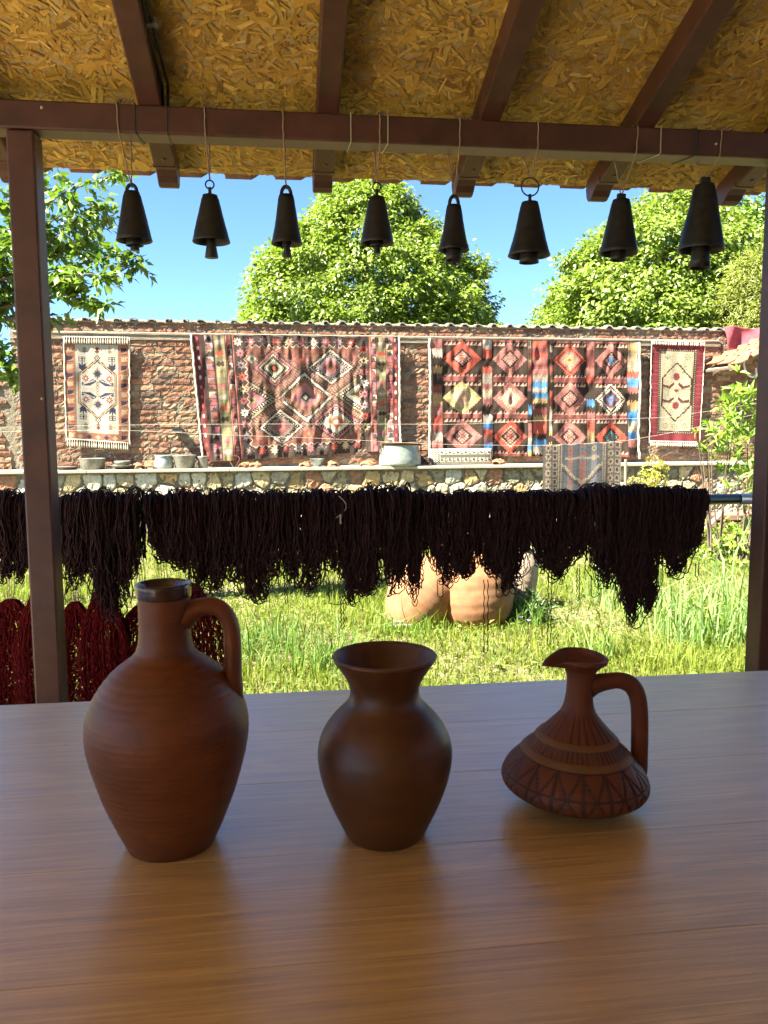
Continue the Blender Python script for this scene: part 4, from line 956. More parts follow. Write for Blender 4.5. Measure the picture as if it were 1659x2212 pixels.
# big kilim, units of 275 x 171 (crop/5)
def kilim1():
    c = Cv(275, 171, RED); R2 = np.random.default_rng(3)
    X = lambda x: (x - 105) / 5; Yc = lambda y: (y - 145) / 5
    c.rect(0, 0, 275, 171, DARK)
    c.rect(X(445), Yc(228), X(1205), Yc(905), RED)
    # stepped light edging of the field
    for x in np.arange(X(445), X(1205), 9):
        for (yy_, sgn) in ((Yc(228), 1), (Yc(905), -1)):
            c.dia(x + 4.5, yy_, 5, 4.5, CREAM); c.dia(x + 4.5, yy_ + .9 * sgn, 4.6, 4.2, RED)
    for y in np.arange(Yc(240), Yc(895), 9):
        for (xx_, sgn) in ((X(448), 1), (X(1202), -1)):
            c.dia(xx_, y + 4.5, 4.5, 5, CREAM); c.dia(xx_ + .9 * sgn, y + 4.5, 4.2, 4.6, RED)
    F_ = (X(448), Yc(232), X(1202), Yc(902))
    def med(x, y, a, b, cols, n=7):
        x, y, a, b = X(x), Yc(y), a / 5 * 1.12, b / 5 * 1.12; k_ = len(cols)
        c.dia(x, y, a * 1.42, b * 1.44, (150, 120, 98), F_, saw=.16, n=n * 2 + 2); c.dia(x, y, a * 1.34, b * 1.36, (112, 62, 54), F_, saw=.22, n=n * 2 + 2); c.dia(x, y, a * 1.17, b * 1.19, DARK, F_, saw=.20, n=n * 2)
        for i, cc in enumerate(cols):
            f = 1 - i / k_
            c.dia(x, y, a * f, b * f, cc, F_, saw=.0 if i % 2 == 0 else .20, n=max(3, int(n * 2 * f)))
            if i == 0:
                c.dia(x, y, a * f * .89, b * f * .88, DARK, F_); c.dia(x, y, a * f * .87, b * f * .86, CREAM, F_, saw=.22, n=n * 1.5)
    med(625, 370, 112, 112, [PINK, OLV, DARK, CREAM, OLV, DARK, ORG]); med(1012, 365, 135, 112, [CREAM, DARK, (150, 130, 130), PINK, RED, DARK])
    med(828, 580, 168, 158, [CREAM, DARK, RED, OLV, (190, 110, 110), PINK, (150, 120, 110), DARK, CREAM], 9)
    med(440, 590, 172, 125, [OLV, DARK, PINK, OLV, DARK]); med(1200, 565, 150, 120, [OLV, DARK, CREAM, OLV, DARK])
    med(650, 785, 132, 112, [CREAM, DARK, (140, 120, 110), RED, (170, 90, 90), PINK]); med(1035, 765, 142, 120, [PINK, DARK, CREAM, (190, 150, 100), ORG, CREAM])
    for (x, y, r, q) in ((810, 310, 52, ORG), (1150, 290, 40, ORG), (480, 305, 38, CREAM), (835, 842, 46, ORG), (520, 860, 40, ORG), (1180, 480, 30, OLV)):
        c.dia(X(x), Yc(y), r / 5 * 1.2, r / 5 * 1.1, (130, 110, 115), F_, saw=.25, n=6); c.dia(X(x), Yc(y), r / 5 * .85, r / 5 * .8, q, F_); c.dia(X(x), Yc(y), r / 13, r / 13, OLV, F_)
    sp = [CREAM, PINK, (150, 130, 130), ORG, (196, 170, 120), (170, 80, 80)]
    for i, x in enumerate(np.arange(395, 1230, 84)):
        c.star(X(x), Yc(187), 6.0, sp[i % 6], sp[(i + 3) % 6]); c.star(X(x + 30), Yc(945), 6.2, sp[(i + 2) % 6], sp[(i + 4) % 6])
    for i, y in enumerate(np.arange(265, 900, 82)):
        c.star(X(408), Yc(y), 6, sp[(i + 1) % 6], DARK); c.star(X(1238), Yc(y - 25), 6, sp[(i + 3) % 6], DARK)
    def strip(x0, x1, kind, inv=0):
        a, b = X(x0), X(x1)
        if kind == 'tri':
            c.rect(a, 0, b, 171, (92, 74, 80))
            for i, y in enumerate(np.arange(0, 171, 9.5)):
                q = sp[R2.integers(6)]; q2 = [DARK, RED, PINK][R2.integers(3)]
                c.poly([(a, y), (b, y), (b, y + 8)] if (i + inv) % 2 else [(a, y), (b, y), (a, y + 8)], q); c.poly([(a, y + 8), ((a + b) / 2, y + 1), (b, y + 8)], q2)
        if kind == 'olive':
            c.rect(a, 0, b, 171, OLV)
            for i, y in enumerate(np.arange(9, 171, 15)):
                q = [(190, 170, 150), ORG, DARK, (170, 160, 110), PINK][i % 5]
                for dx_ in (-2.5, 2.5): c.dia((a + b) / 2 + dx_, y, 3.6, 4.8, q, saw=.3, n=4)
        if kind == 'maroon':
            c.rect(a, 0, b, 171, (112, 34, 42)); c.rect(b - 2.2, 0, b, 171, DARK)
            for y in np.arange(5, 171, 13): c.star((a + b) / 2 - .5, y, 2.6, [CREAM, ORG, PINK][R2.integers(3)])
        if kind == 'lines':
            c.rect(a, 0, b, 171, (170, 80, 74)); c.rect(a, 0, a + 1.2, 171, DARK); c.rect(b - 1.2, 0, b, 171, (150, 40, 44)); c.rect((a + b) / 2, 0, (a + b) / 2 + 1, 171, (200, 130, 110))
    strip(105, 165, 'maroon'); strip(180, 232, 'tri'); strip(240, 308, 'olive'); strip(308, 326, 'lines'); strip(326, 352, 'tri', 1); strip(352, 372, 'lines')
    strip(1268, 1290, 'lines'); strip(1290, 1322, 'tri'); strip(1322, 1332, 'lines'); strip(1332, 1388, 'olive'); strip(1388, 1400, 'lines'); strip(1400, 1440, 'tri', 1); strip(1440, 1480, 'maroon')
    c.noise(.10); return c
def kilim2():
    BR = (44, 31, 27); R2 = np.random.default_rng(5)
    c = Cv(243, 140, BR); X = lambda x: (x - 205) / 5; Yc = lambda y: (y - 162) / 5
    MPK = (176, 104, 94); DPK = (142, 66, 62)
    meds = [[('o', ORG, DPK), ('c', (188, 168, 100), (206, 186, 140)), ('p', MPK, DPK)],
            [('p', MPK, (196, 110, 110)), ('c', MPK, (206, 190, 140)), ('o', ORG, (206, 190, 150))],
            [('h', ORG, (190, 160, 130)), ('p', MPK, (210, 170, 150)), ('p', MPK, BR)],
            [('p', MPK, (140, 90, 80)), ('h', CREAM, ORG), ('o', ORG, BR)]]
    for ci_, (xa, xb) in enumerate(((275, 490), (560, 755), (912, 1104), (1160, 1350))):
        a, b = X(xa), X(xb); cx_ = (a + b) / 2; hw = (b - a) / 2
        for (ya, yb) in ((162, 174), (384, 414), (606, 634), (848, 862)):
            c.rect(a, Yc(ya), b, Yc(yb), DPK); c.saw(a, b, Yc(yb) + 5, 5, 9, (214, 160, 130)); c.saw(a, b, Yc(ya) + 0, 4, 9, (206, 150, 126))
        for ri, y in enumerate((275, 510, 742)):
            kd, c1, c2 = meds[ci_][ri]; y = Yc(y); hh = 18.5
            m = (np.abs(c.X - cx_) < hw * .96) & (np.abs(c.Y - y) < hh) & (np.abs(c.X - cx_) / (hw * .97) + np.abs(c.Y - y) / hh * .62 < 1.0)
            dx_, dy_ = np.abs(c.X - cx_) / (hw * 1.06), np.abs(c.Y - y) / hh
            d = dx_ + dy_ * .85
            teeth = np.abs(((dx_ - dy_) * 5) % 1 - .5) * 2
            if kd == 'h':
                c.put(d + .14 * teeth < 1, c1); c.put(d < .78, BR); c.put(d + .10 * teeth < .72, c1); c.put(d < .56, (130, 60, 60) if c1 == CREAM else (150, 130, 110)); c.put(d + .2 * teeth < .42, BLUE if c1 == CREAM else (206, 160, 90)); c.put(d < .12, ORG)
            else:
                c.put(d + .08 * teeth < 1, c1); c.put((d + .2 * teeth < .8) & (teeth > .5), c2 if kd != 'p' else MPK); c.put(d < .52, BR if kd != 'c' else c2)
                c.put((d < .40) & ((dx_ * 1.0 > dy_ * .25) | (dy_ > dx_)) & (teeth > .25), (214, 150, 130) if ci_ < 3 or ri == 0 else (90, 160, 160)); c.put(d < .12, c1 if (ci_, ri) != (3, 0) else BLUE)
                if (ci_, ri) == (3, 0): c.put(d < .22, BLUE)
    pal_ = [BR, MPK, (206, 180, 140), ORG, (190, 150, 90), (186, 170, 150), DPK, BR, MPK, BLUE]
    for (xa, xb, st) in ((205, 272, 9), (494, 557, 8), (758, 782, 7), (788, 880, 6), (884, 909, 7), (1107, 1157, 8), (1353, 1420, 9)):
        a, b = X(xa), X(xb); y = 0; i = R2.integers(8); last = 0
        while y < 140:
            q = pal_[R2.integers(10)]; h_ = R2.uniform(st * .9, st * 1.6); c.rect(a, y, b, y + h_ + 1, q)
            n_ = max(2, int((b - a) / 3.2)); c.saw(a, b, y + .5, 3.4, n_, q, up=True, lean=[1, -1, 0][R2.integers(3)]); y += h_
        c.rect(a, 0, a + .8, 140, (40, 28, 26)); c.rect(b - .8, 0, b, 140, (40, 28, 26))
    c.rect(0, 0, 1.6, 140, (170, 110, 90)); c.noise(.09); return c
def rug_ivory():
    OB = (176, 106, 74); IV = (200, 192, 170); c = Cv(106, 172, OB); R2 = np.random.default_rng(8)
    for i, y in enumerate(np.arange(7, 172, 14.4)):
        for (x, sg) in ((8, 1), (98, -1)):
            q = NAVY if i % 2 == (x > 50) else (206, 176, 134)
            c.rect(x - 5, y - 4, x + 4, y + 3, q); c.saw(x - 6, x + 6, y - 3, 3, 4, q); c.line(x - 5, y + 5, x + 5, y + 1, 1, (206, 150, 100)); c.rect(x - 5, y + 4.4, x + 5, y + 5.2, (90, 50, 46))
    for i, x in enumerate(np.arange(22, 96, 15)):
        for y in (5, 166): q = NAVY if i % 2 else (200, 170, 126); c.dia(x, y, 6, 5, q, saw=.3, n=5)
    c.rect(16.5, 11.5, 89.5, 160.5, (150, 130, 100)); c.rect(17.5, 12.5, 88.5, 159.5, IV)
    G = (150, 128, 104); MR = (134, 40, 46); BK = (52, 44, 46)
    for (x, q) in ((32, G), (53, MR), (74, G)):
        for y in (21, 148):
            c.dia(x, y, 9, 8, q, saw=.4, n=5); c.rect(x - 8, y - 1, x + 8, y + 1, q)
            for s_ in (-4.5, 4.5): c.dia(x + s_, y, 2.6, 2.6, IV)
    for x in (28, 78):
        for (y, sg) in ((36, 1), (133, -1)):
            for r_ in (5.5,): c.rect(x - r_, y - 4, x + r_, y + 4, BK); c.rect(x - r_ + 1, y - 3, x - .6, y + 3, IV); c.rect(x + .6, y - 3, x + r_ - 1, y + 3, IV); c.rect(x - r_, y - .5, x + r_, y + .5, BK)
            for j in range(3): c.line(x, y + sg * (13 + 3 * j), x - 5, y + sg * (8 + 3 * j), .8, NAVY); c.line(x, y + sg * (13 + 3 * j), x + 5, y + sg * (8 + 3 * j), .8, NAVY)
            c.line(x, y + sg * 5, x, y + sg * 20, .7, NAVY)
    H = [(53, 34), (86, 62), (86, 112), (53, 140), (20, 112), (20, 62)]
    H = [(53, 37), (84, 62), (84, 108), (53, 134), (22, 108), (22, 62)]
    for i in range(6):
        a, b = H[i], H[(i + 1) % 6]; c.line(*a, *b, 2.2, BK, q=2); 
    for i in range(6):
        a, b = H[i], H[(i + 1) % 6]; c.line(*a, *b, .9, (206, 160, 110), q=1)
    for y in (34, 137): c.dia(53, y, 6, 5, BK); c.dia(53, y, 4, 3.2, IV); c.dia(53, y, 2, 1.6, BK)
    for y in (60, 111): c.dia(53, y, 11, 13, G, saw=.4, n=7); c.star(53, y, 6.5, NAVY)
    for (x, y) in ((33, 68), (73, 68), (33, 103), (73, 103)): c.star(x, y, 6, (160, 62, 56), IV)
    for (sx, sy) in ((1, 1), (-1, 1), (1, -1), (-1, -1)):
        f = lambda pts: [(53 + sx * (x - 53), 85.5 + sy * (y - 85.5)) for x, y in pts]
        c.poly(f([(26, 80), (26, 74), (34, 76), (44, 69), (50, 70), (50, 74), (40, 80)]), NAVY); c.line(*f([(28, 78), ])[0], *f([(48, 71)])[0], .7, IV)
    c.rect(24, 83, 82, 88.5, (206, 200, 176)); 
    for x in np.arange(25, 82, 3): c.line(x, 83, x + 2.4, 88, .5, G)
    c.rect(50, 72, 56, 99, G)
    for y in np.arange(74, 99, 5): c.dia(53, y, 2.4, 2.4, IV); c.dia(53, y, 1.1, 1.1, BK)
    c.noise(.05); return c
def rug_crimson():
    CR = (140, 26, 50); c = Cv(86, 164, CR); IV = (200, 186, 148); BK = (70, 44, 36); G = (120, 128, 96)
    for y in np.arange(4, 164, 7.2):
        for x0 in (0, 73): c.rect(x0 + 1, y, x0 + 12, y + .9, (190, 70, 84)); c.rect(x0 + 6, y + 3, x0 + 7, y + 6, (176, 60, 70))
    c.rect(12, 12, 74, 151, BK)
    for y in np.arange(13, 150, 3): c.rect(13.2, y, 15, y + 1.4, IV); c.rect(71, y, 72.8, y + 1.4, IV)
    for x in np.arange(13, 73, 3): c.rect(x, 13, x + 1.4, 14.6, IV); c.rect(x, 148.4, x + 1.4, 150, IV)
    c.rect(16.5, 16.5, 69.5, 146.5, IV); c.a += 0
    H = [(43, 34), (67, 60), (67, 104), (43, 130), (19, 104), (19, 60)]
    for i in range(6): c.line(*H[i], *H[(i + 1) % 6], 1.1, BK, q=1.6)
    for (x, y) in ((27, 25), (59, 25), (27, 138), (59, 138), (43, 139)): c.dia(x, y, 7, 7, G, saw=.4, n=6); c.dia(x, y, 4, 4, IV); c.dia(x, y, 2, 2, G)
    for y in (57, 104): c.dia(43, y, 8, 9, CR, saw=.35, n=6); c.rect(39, y - 5, 47, y + 5, CR)
    c.dia(43, 80, 7, 4, CR, saw=.3, n=4)
    for sx in (-1, 1):
        for sy in (0, 24):
            c.poly([(43 + sx * 4, 66 + sy), (43 + sx * 12, 72 + sy), (43 + sx * 22, 70 + sy), (43 + sx * 22, 74 + sy), (43 + sx * 10, 77 + sy), (43 + sx * 3, 70 + sy)], (96, 46, 42))
    for y in (77, 99): c.rect(20, y, 66, y + .9, G)
    for _ in range(160):
        x, y = rng.uniform(18, 68), rng.uniform(18, 145); c.rect(x, y, x + 1.5, y + 1.2, G if rng.random() < .6 else (176, 160, 110))
    c.noise(.07); return c
def rug_blue():
    BG = (72, 84, 92); c = Cv(120, 100, BG); TN = (150, 134, 110); DK = (44, 46, 54)
    for x0 in (0, 96):
        c.rect(x0, 0, x0 + 24, 100, (84, 78, 76))
        for y in np.arange(2, 100, 11): c.star(x0 + 8, y + 4, 5.5, TN, DK); c.rect(x0 + 15, y, x0 + 22, y + 8, TN); c.rect(x0 + 16.5, y + 1.5, x0 + 20.5, y + 6.5, DK)
        c.rect(x0 + 23, 0, x0 + 24, 100, TN)
    c.rect(24, 0, 29, 100, TN); c.rect(91, 0, 96, 100, TN); c.rect(26, 0, 27.5, 100, DK); c.rect(93, 0, 94.5, 100, DK)
    c.rect(38, 0, 46, 100, (120, 90, 84)); c.rect(56, 0, 66, 100, (132, 84, 78)); c.rect(74, 0, 82, 100, (100, 100, 108))
    for i in range(9): c.star(42 + (i % 3) * 18, 8 + (i // 3) * 12, 5, [(150, 84, 84), (80, 110, 130), TN][i % 3], DK)
    c.line(30, 40, 60, 66, 1.7, TN, q=2.4); c.line(90, 40, 60, 66, 1.7, TN, q=2.4); c.line(30, 46, 60, 72, 1.2, DK, q=2.4); c.line(90, 46, 60, 72, 1.2, DK, q=2.4)
    c.rect(34, 30, 86, 33, TN); c.noise(.14); return c
def cushion_pat():
    c = Cv(140, 44, (212, 208, 184)); BK = (44, 44, 36)
    c.rect(18, 4, 138, 41, BK); c.rect(19, 5, 137, 40, (212, 208, 184))
    for j in (8, 28):
        for i, x in enumerate(np.arange(21, 134, 9)):
            c.rect(x, j, x + 6, j + 1.6, BK); c.rect(x, j, x + 1.6, j + 7, BK); c.rect(x + 4.5, j + 3, x + 6, j + 9, BK); c.rect(x, j + 7, x + 6, j + 8.6, BK) if i % 2 else c.dia(x + 3, j + 5, 3, 3, BK)
    c.rect(20, 18, 134, 27, (96, 100, 76)); c.rect(20, 18, 134, 19, BK); c.rect(20, 26, 134, 27, BK)
    for x in (4, 10, 16):
        for y in np.arange(3, 44, 6): c.dia(x, y, 3.2, 3.2, BK); c.dia(x, y, 1.8, 1.8, (212, 208, 184))
    c.noise(.05); return c

def cloth(c, corners, fold, sag=None):
    """c canvas; corners [TL,TR,BR,BL] in wall-local (x,z); fold(fx,fz)->outward offset"""
    h, w_ = c.h, c.w
    fx, fz = np.meshgrid(np.linspace(0, 1, w_ + 1), np.linspace(0, 1, h + 1))
    TL, TR, BR, BL = [np.array(a, float) for a in corners]
    P = ((1 - fx)[..., None] * (1 - fz)[..., None] * TL + fx[..., None] * (1 - fz)[..., None] * TR + fx[..., None] * fz[..., None] * BR + (1 - fx)[..., None] * fz[..., None] * BL)
    if sag is not None: P[..., 1] += sag(fx, fz)
    y = -fold(fx, fz)
    V = np.stack([P[..., 0], y, P[..., 1]], -1).reshape(-1, 3); idx = np.arange((h + 1) * (w_ + 1)).reshape(h + 1, w_ + 1)
    Fq = np.stack([idx[1:, :-1], idx[1:, 1:], idx[:-1, 1:], idx[:-1, :-1]], -1).reshape(-1, 4)
    return V, Fq, c.a.reshape(-1, 3)
def fnoise(fx, fz, seed, nx, nz):
    r = np.random.default_rng(seed); g_ = r.normal(0, 1, (nz + 2, nx + 2)); x = fx * nx; z = fz * nz
    xi, zi = np.floor(x).astype(int).clip(0, nx), np.floor(z).astype(int).clip(0, nz); tx, tz = x - xi, z - zi; tx = tx * tx * (3 - 2 * tx); tz = tz * tz * (3 - 2 * tz)
    return (g_[zi, xi] * (1 - tx) + g_[zi, xi + 1] * tx) * (1 - tz) + (g_[zi + 1, xi] * (1 - tx) + g_[zi + 1, xi + 1] * tx) * tz
def rug(name, c, px, label, folds, off=.05, back=None, fringe=None, binding=None, sag=None):
    cs = [wall_sz(u, v, off) for u, v in px]
    V, Fq, fc = cloth(c, cs, folds, sag)
    e = empty(name, WP(0, 0, off - .0), label, 'rug', 'rugs hung on the brick wall'); e.rotation_euler = ROTW
    o = mesh('weave', V, Fq, M['rug'], e, fcol=fc, smooth=True)
    h1, w1 = c.h + 1, c.w + 1; G = V.reshape(h1, w1, 3)
    if binding:
        for colm in (0, w1 - 1):
            k = MB(); P = G[::4, colm].copy(); P[:, 0] += (-1 if colm == 0 else 1) * binding * .8; P = np.vstack([P, [P[-1] + (0, 0, -.03)]]); P += rng.normal(0, .0025, P.shape); k.tube(P, binding, 7); k.build('edge_cord', M['wool'], e, smooth=True)
    if fringe:
        for row, sg, L_ in fringe:
            k = MB(); n_ = 27
            for j in range(n_):
                q = G[row, int((j + .5) / n_ * (w1 - 1))]; b = q + (rng.normal(0, .004), -.012, -L_ if sg < 0 else -L_)
                top = q + (0, -.010, .012 if sg > 0 else 0.004)
                P = np.linspace(top, b, 5); k.tube(P, np.array([.0045, .0035, .0075, .0095, .006]), 6)
            k.tube(G[row, ::6] + (0, -.008, 0), .007, 6); k.build('fringe', M['wool'], e, smooth=True)
    return e
f1 = lambda fx, fz: .012 * np.sin(fx * 9 + 1) * (.3 + fz) + .004 * fnoise(fx, fz, 1, 9, 5)
rug('ivory_rug', rug_ivory(), [(139, 728), (278, 730), (279, 957), (146, 948)], 'narrow ivory rug with navy birds in a hexagon and cream tassels', f1, fringe=((0, 1, .075), (-1, -1, .085)), binding=.008)
f2 = lambda fx, fz: (.016 * np.sin(fx * 62 + 3 * np.sin(fz * 3 + 1)) * (.25 + .9 * fz) * (.5 + .5 * np.sin(fx * 11 + 2)) + .022 * fnoise(fx, fz, 2, 16, 3) * (.4 + fz) + .006 * fnoise(fx, fz, 22, 60, 14) * 1.2) + .012
rug('red_kilim', kilim1(), [(415, 722), (860, 728), (862, 972), (441, 998)], 'large red kilim with five diamond medallions and dark border', f2, binding=.013, sag=lambda fx, fz: -.012 * np.sin(fx * math.pi * 6) ** 2 * (1 - fz))
f3 = lambda fx, fz: (.013 * np.sin(fx * 55 + 2 * np.sin(fz * 4)) * (.2 + fz) * (.4 + fx) + .020 * fnoise(fx, fz, 4, 13, 3) * (.3 + fz) + .006 * fnoise(fx, fz, 24, 55, 14) * 1.2 + .05 * np.clip(fx - .88, 0, 1) * 4 * fz) + .01
rug('brown_kilim', kilim2(), [(930, 732), (1378, 740), (1377, 987), (931, 984)], 'large brown kilim with twelve lozenges in four columns and blue touches', f3, binding=.016)
f4 = lambda fx, fz: .010 * np.sin(fx * 7 + 2) * (.3 + fz) + .004 * fnoise(fx, fz, 6, 8, 6)
rug('crimson_rug', rug_crimson(), [(1408, 736), (1522, 740), (1510, 955), (1403, 953)], 'narrow crimson bordered rug with beige field, rightmost on the wall', f4, fringe=((0, 1, .05), (-1, -1, .06)), binding=.006)
# folded-over fringe top is part of the crimson rug above

# clothes line rug (in front of the bench)
YL = 8.35
c = rug_blue(); a0, a1 = atY(1172, 962, YL), atY(1341, 953, YL)
he = empty('hanging_rug', ((a0[0] + a1[0]) / 2, YL, (a0[2] + a1[2]) / 2), 'dusty blue patterned rug draped over the clothes line', 'rug')
fx, fz = np.meshgrid(np.linspace(0, 1, c.w + 1), np.linspace(0, 1, c.h + 1)); Wd = a1[0] - a0[0]; Ld = .82
sv_ = fz * Ld - .10
Zc = np.where(sv_ < 0, sv_ * 1.0, -sv_); Yc_ = np.where(sv_ < 0, .018 + 0 * sv_, -.018) + .0
Yc_ = Yc_ - (.012 * np.sin(fx * 20) + .012 * np.sin(fx * 9 + 1)) * np.clip(sv_, 0, 1) * 1.6
V = np.stack([(fx - .5) * Wd, Yc_, Zc + (fx - .5) * (a1[2] - a0[2]) + .006 * np.sin(fx * 30)], -1).reshape(-1, 3); idx = np.arange((c.h + 1) * (c.w + 1)).reshape(c.h + 1, c.w + 1)
Fq = np.stack([idx[1:, :-1], idx[1:, 1:], idx[:-1, 1:], idx[:-1, :-1]], -1).reshape(-1, 4)
mesh('weave', V, Fq, M['rug'], he, fcol=c.a.reshape(-1, 3), smooth=True)
def line_wire(pts, Y, label, r=.0014):
    P = np.array([atY(u, v, Y) for u, v in pts]); o0 = P[0].copy(); k = MB()
    s = np.linspace(0, len(P) - 1, 80); Q = np.stack([np.interp(s, range(len(P)), P[:, i]) for i in range(3)], -1)
    for _ in range(8): Q[1:-1] = (Q[:-2] + 2 * Q[1:-1] + Q[2:]) / 4
    k.tube(Q - o0, r, 5); o = k.build('clothes_line', M['wool'], None, loc=tuple(o0)); tag(o, label, 'line', 'clothes lines across the garden')
line_wire([(-60, 924), (270, 918), (500, 916), (830, 916), (1000, 917), (1170, 908), (1330, 905), (1440, 902), (1700, 862)], YL + .2, 'upper pale clothes line crossing in front of both kilims')
line_wire([(-60, 934), (250, 928), (500, 940), (700, 947), (940, 960), (1171, 963), (1341, 954), (1450, 935), (1700, 880)], YL, 'lower pale clothes line that carries the blue rug')
P = atY(1352, 992, YL - .1); zt_p = P[2]
k = MB(); k.tube([(0, 0, 0), (.004, 0, zt_p / 2), (0, 0, zt_p)], .017, 8); o = k.build('wooden_stake', M['oldwood'], None, loc=(P[0], YL - .1, 0)); tag(o, 'pale wooden stake standing just right of the blue rug', 'stake')

# ---------------------------------------------------------------- things on the ledge
def on_shelf(u, dy=.2):
    s, _ = wall_sz(u, 1008, dy); return WP(s, shelf_z, dy)
def px2m(n): return n * mpp((0, 9.3, .6))
def lathe_thing(name, label, cat, u, prof, m, parts=None, dy=.2, group=None, seg=36, flat=1.0, rot=0):
    e = empty(name, on_shelf(u, dy), label, cat, group); k = MB(); k.lathe([(px2m(r), px2m(z)) for r, z in prof], seg); o = k.build('body', m, e, smooth=True); o.scale = (1, flat, 1); return e
# plates
e = empty('plate_stack', on_shelf(145), 'stack of flat tin plates at the left end of the ledge', 'plates')
for j in range(4):
    k = MB(); k.lathe([(0, .001), (.075, .001), (.115 + .003 * j, .010), (.118 + .003 * j, .012), (.076, .004), (0, .004)], 40); o = k.build('plate', M['tin_dark'], e, smooth=True, loc=(rng.uniform(-.008, .008), 0, j * .0075))
lathe_thing('tin_pan', 'round shallow tin pan right of the flat plates', 'pan', 200, [(0, .5), (22, .5), (24, 2), (25, 18), (26.5, 22), (27, 23), (25, 22.5), (23.5, 17), (22, 3), (0, 3)], M['tin_dark'])
e = lathe_thing('footed_plate', 'flat dish with a small bowl upside down on it', 'dish', 265, [(0, 0), (14, 0), (16, 3), (28, 8), (28.5, 9), (15, 5), (0, 4.5)], M['tin_dark'])
k = MB(); k.lathe([(px2m(a), px2m(b)) for a, b in [(0, 5), (10, 5), (16, 12), (17, 17), (16, 17), (9, 7), (0, 7)]], 32); o = k.build('bowl', M['tin_dark'], None, smooth=True); o.location = e.location; tag(o, 'small bowl standing in the flat dish on the ledge', 'bowl')
def shard(u, w_, h_, label, seed):
    r = np.random.default_rng(seed); e_ = on_shelf(u, .24); W_, H_ = px2m(w_) / 2, px2m(h_); V = []; na, nb = 12, 8
    for i in range(nb + 1):
        for j in range(na + 1):
            a = (j / na - .5) * math.pi * .98; y = (i / nb - .5) * .16
            fl = 1 + .25 * math.sin(i * .9 + seed); rr_ = (1 + .10 * r.normal()) ; V.append((math.sin(a) * W_ * fl * rr_ * (.8 + .3 * i / nb) + .01 * math.sin(i), y, max(0, math.cos(a)) ** .7 * H_ * (.62 + .38 * i / nb) * (1 + .1 * r.normal())))
    V = np.array(V); V[:, 2] = np.maximum(V[:, 2], .0); B = V * (.86, 1, .86); n_ = len(V); Fc = []
    for i in range(nb):
        for j in range(na):
            q = [i * (na + 1) + j, i * (na + 1) + j + 1, (i + 1) * (na + 1) + j + 1, (i + 1) * (na + 1) + j]; Fc += [q, [n_ + t_ for t_ in q[::-1]]]
    for j in range(na): Fc += [[j, n_ + j, n_ + j + 1, j + 1], [nb * (na + 1) + j, nb * (na + 1) + j + 1, n_ + nb * (na + 1) + j + 1, n_ + nb * (na + 1) + j]]
    o = mesh('clay_shard', np.vstack([V, B]), Fc, M['terra'], None, smooth=False, loc=tuple(e_)); o.rotation_euler = (0, 0, r.uniform(-.5, .5)); tag(o, label, 'shard', 'broken clay tile pieces on the ledge')
for a in ((300, 24, 13, 'broken orange clay piece right after the footed dish', 1), (324, 22, 12, 'orange clay piece touching the embossed pot', 2), (527, 19, 12, 'small orange clay piece beside the wire hoop', 3),
          (550, 25, 11, 'orange clay piece below the left part of the red kilim', 4), (660, 24, 12, 'orange clay piece left of the small tin bowl', 5), (719, 25, 12, 'orange clay piece right of the small tin bowl', 6),
          (791, 26, 12, 'orange clay piece left of the big cauldron', 7), (1074, 22, 12, 'orange clay piece right of the white patterned cushion', 8)): shard(*a)
lathe_thing('embossed_pot', 'small embossed tin pot with flared rim, left of the wide basin', 'pot', 354, [(0, 0), (19, 0), (20.5, 3), (19.5, 12), (17.5, 20), (16, 24), (18.5, 27.5), (18, 28), (15, 25), (0, 24)], M['tin'])
lathe_thing('tin_basin', 'wide dull tin basin between the embossed pot and the cup', 'basin', 399, [(0, 0), (19, 0), (20, 2), (22.5, 22), (25, 27), (25, 28), (22, 25), (19, 3), (0, 2)], M['tin_dark'])
lathe_thing('tin_cup', 'plain dull tin cup beside the left edge of the red kilim', 'cup', 439, [(0, 0), (9, 0), (9.5, 2), (11, 22), (12.5, 25), (12, 25), (10, 21), (0, 3)], M['tin_dark'])
lathe_thing('tin_bowl', 'small pale tin bowl on the ledge under the red kilim', 'bowl', 685, [(0, 0), (8, 0), (9, 3), (13, 10), (15.5, 16), (17, 17), (15, 15.5), (11, 8), (0, 4)], M['tin'])
k = MB(); a = np.linspace(0, 2 * math.pi, 26); k.tube(np.stack([px2m(9) * np.cos(a) + px2m(3) * np.sin(2 * a), -.03 + .05 * np.sin(a), px2m(13) + px2m(12.5) * np.sin(a)], -1), .0035, 5, cap=False)
o = k.build('iron_hoop', M['rust'], None, loc=tuple(on_shelf(507, .2))); tag(o, 'thin bent iron hoop leaning under the red kilim', 'hoop')
ce = empty('cauldron', on_shelf(864, .22), 'big tinned copper cauldron with two rusty ring handles', 'cauldron')
pc = [(0, 2), (40, 0), (45.5, 2), (46.5, 6), (45.5, 16), (43, 30), (41.5, 40), (41.5, 47), (42.5, 49), (42, 50), (40, 49), (39.5, 40), (44, 8), (0, 4)]
k = MB(); k.lathe([(px2m(a), px2m(b)) for a, b in pc], 64); k.build('body', M['tin'], ce, smooth=True)
k = MB(); k.lathe([(px2m(a), px2m(b)) for a, b in [(41, 45), (42.6, 45.5), (42.6, 49), (44.8, 50.2), (44.5, 51.4), (41, 51), (40, 49)]], 64); k.build('rim_band', M['rust'], ce, smooth=True)
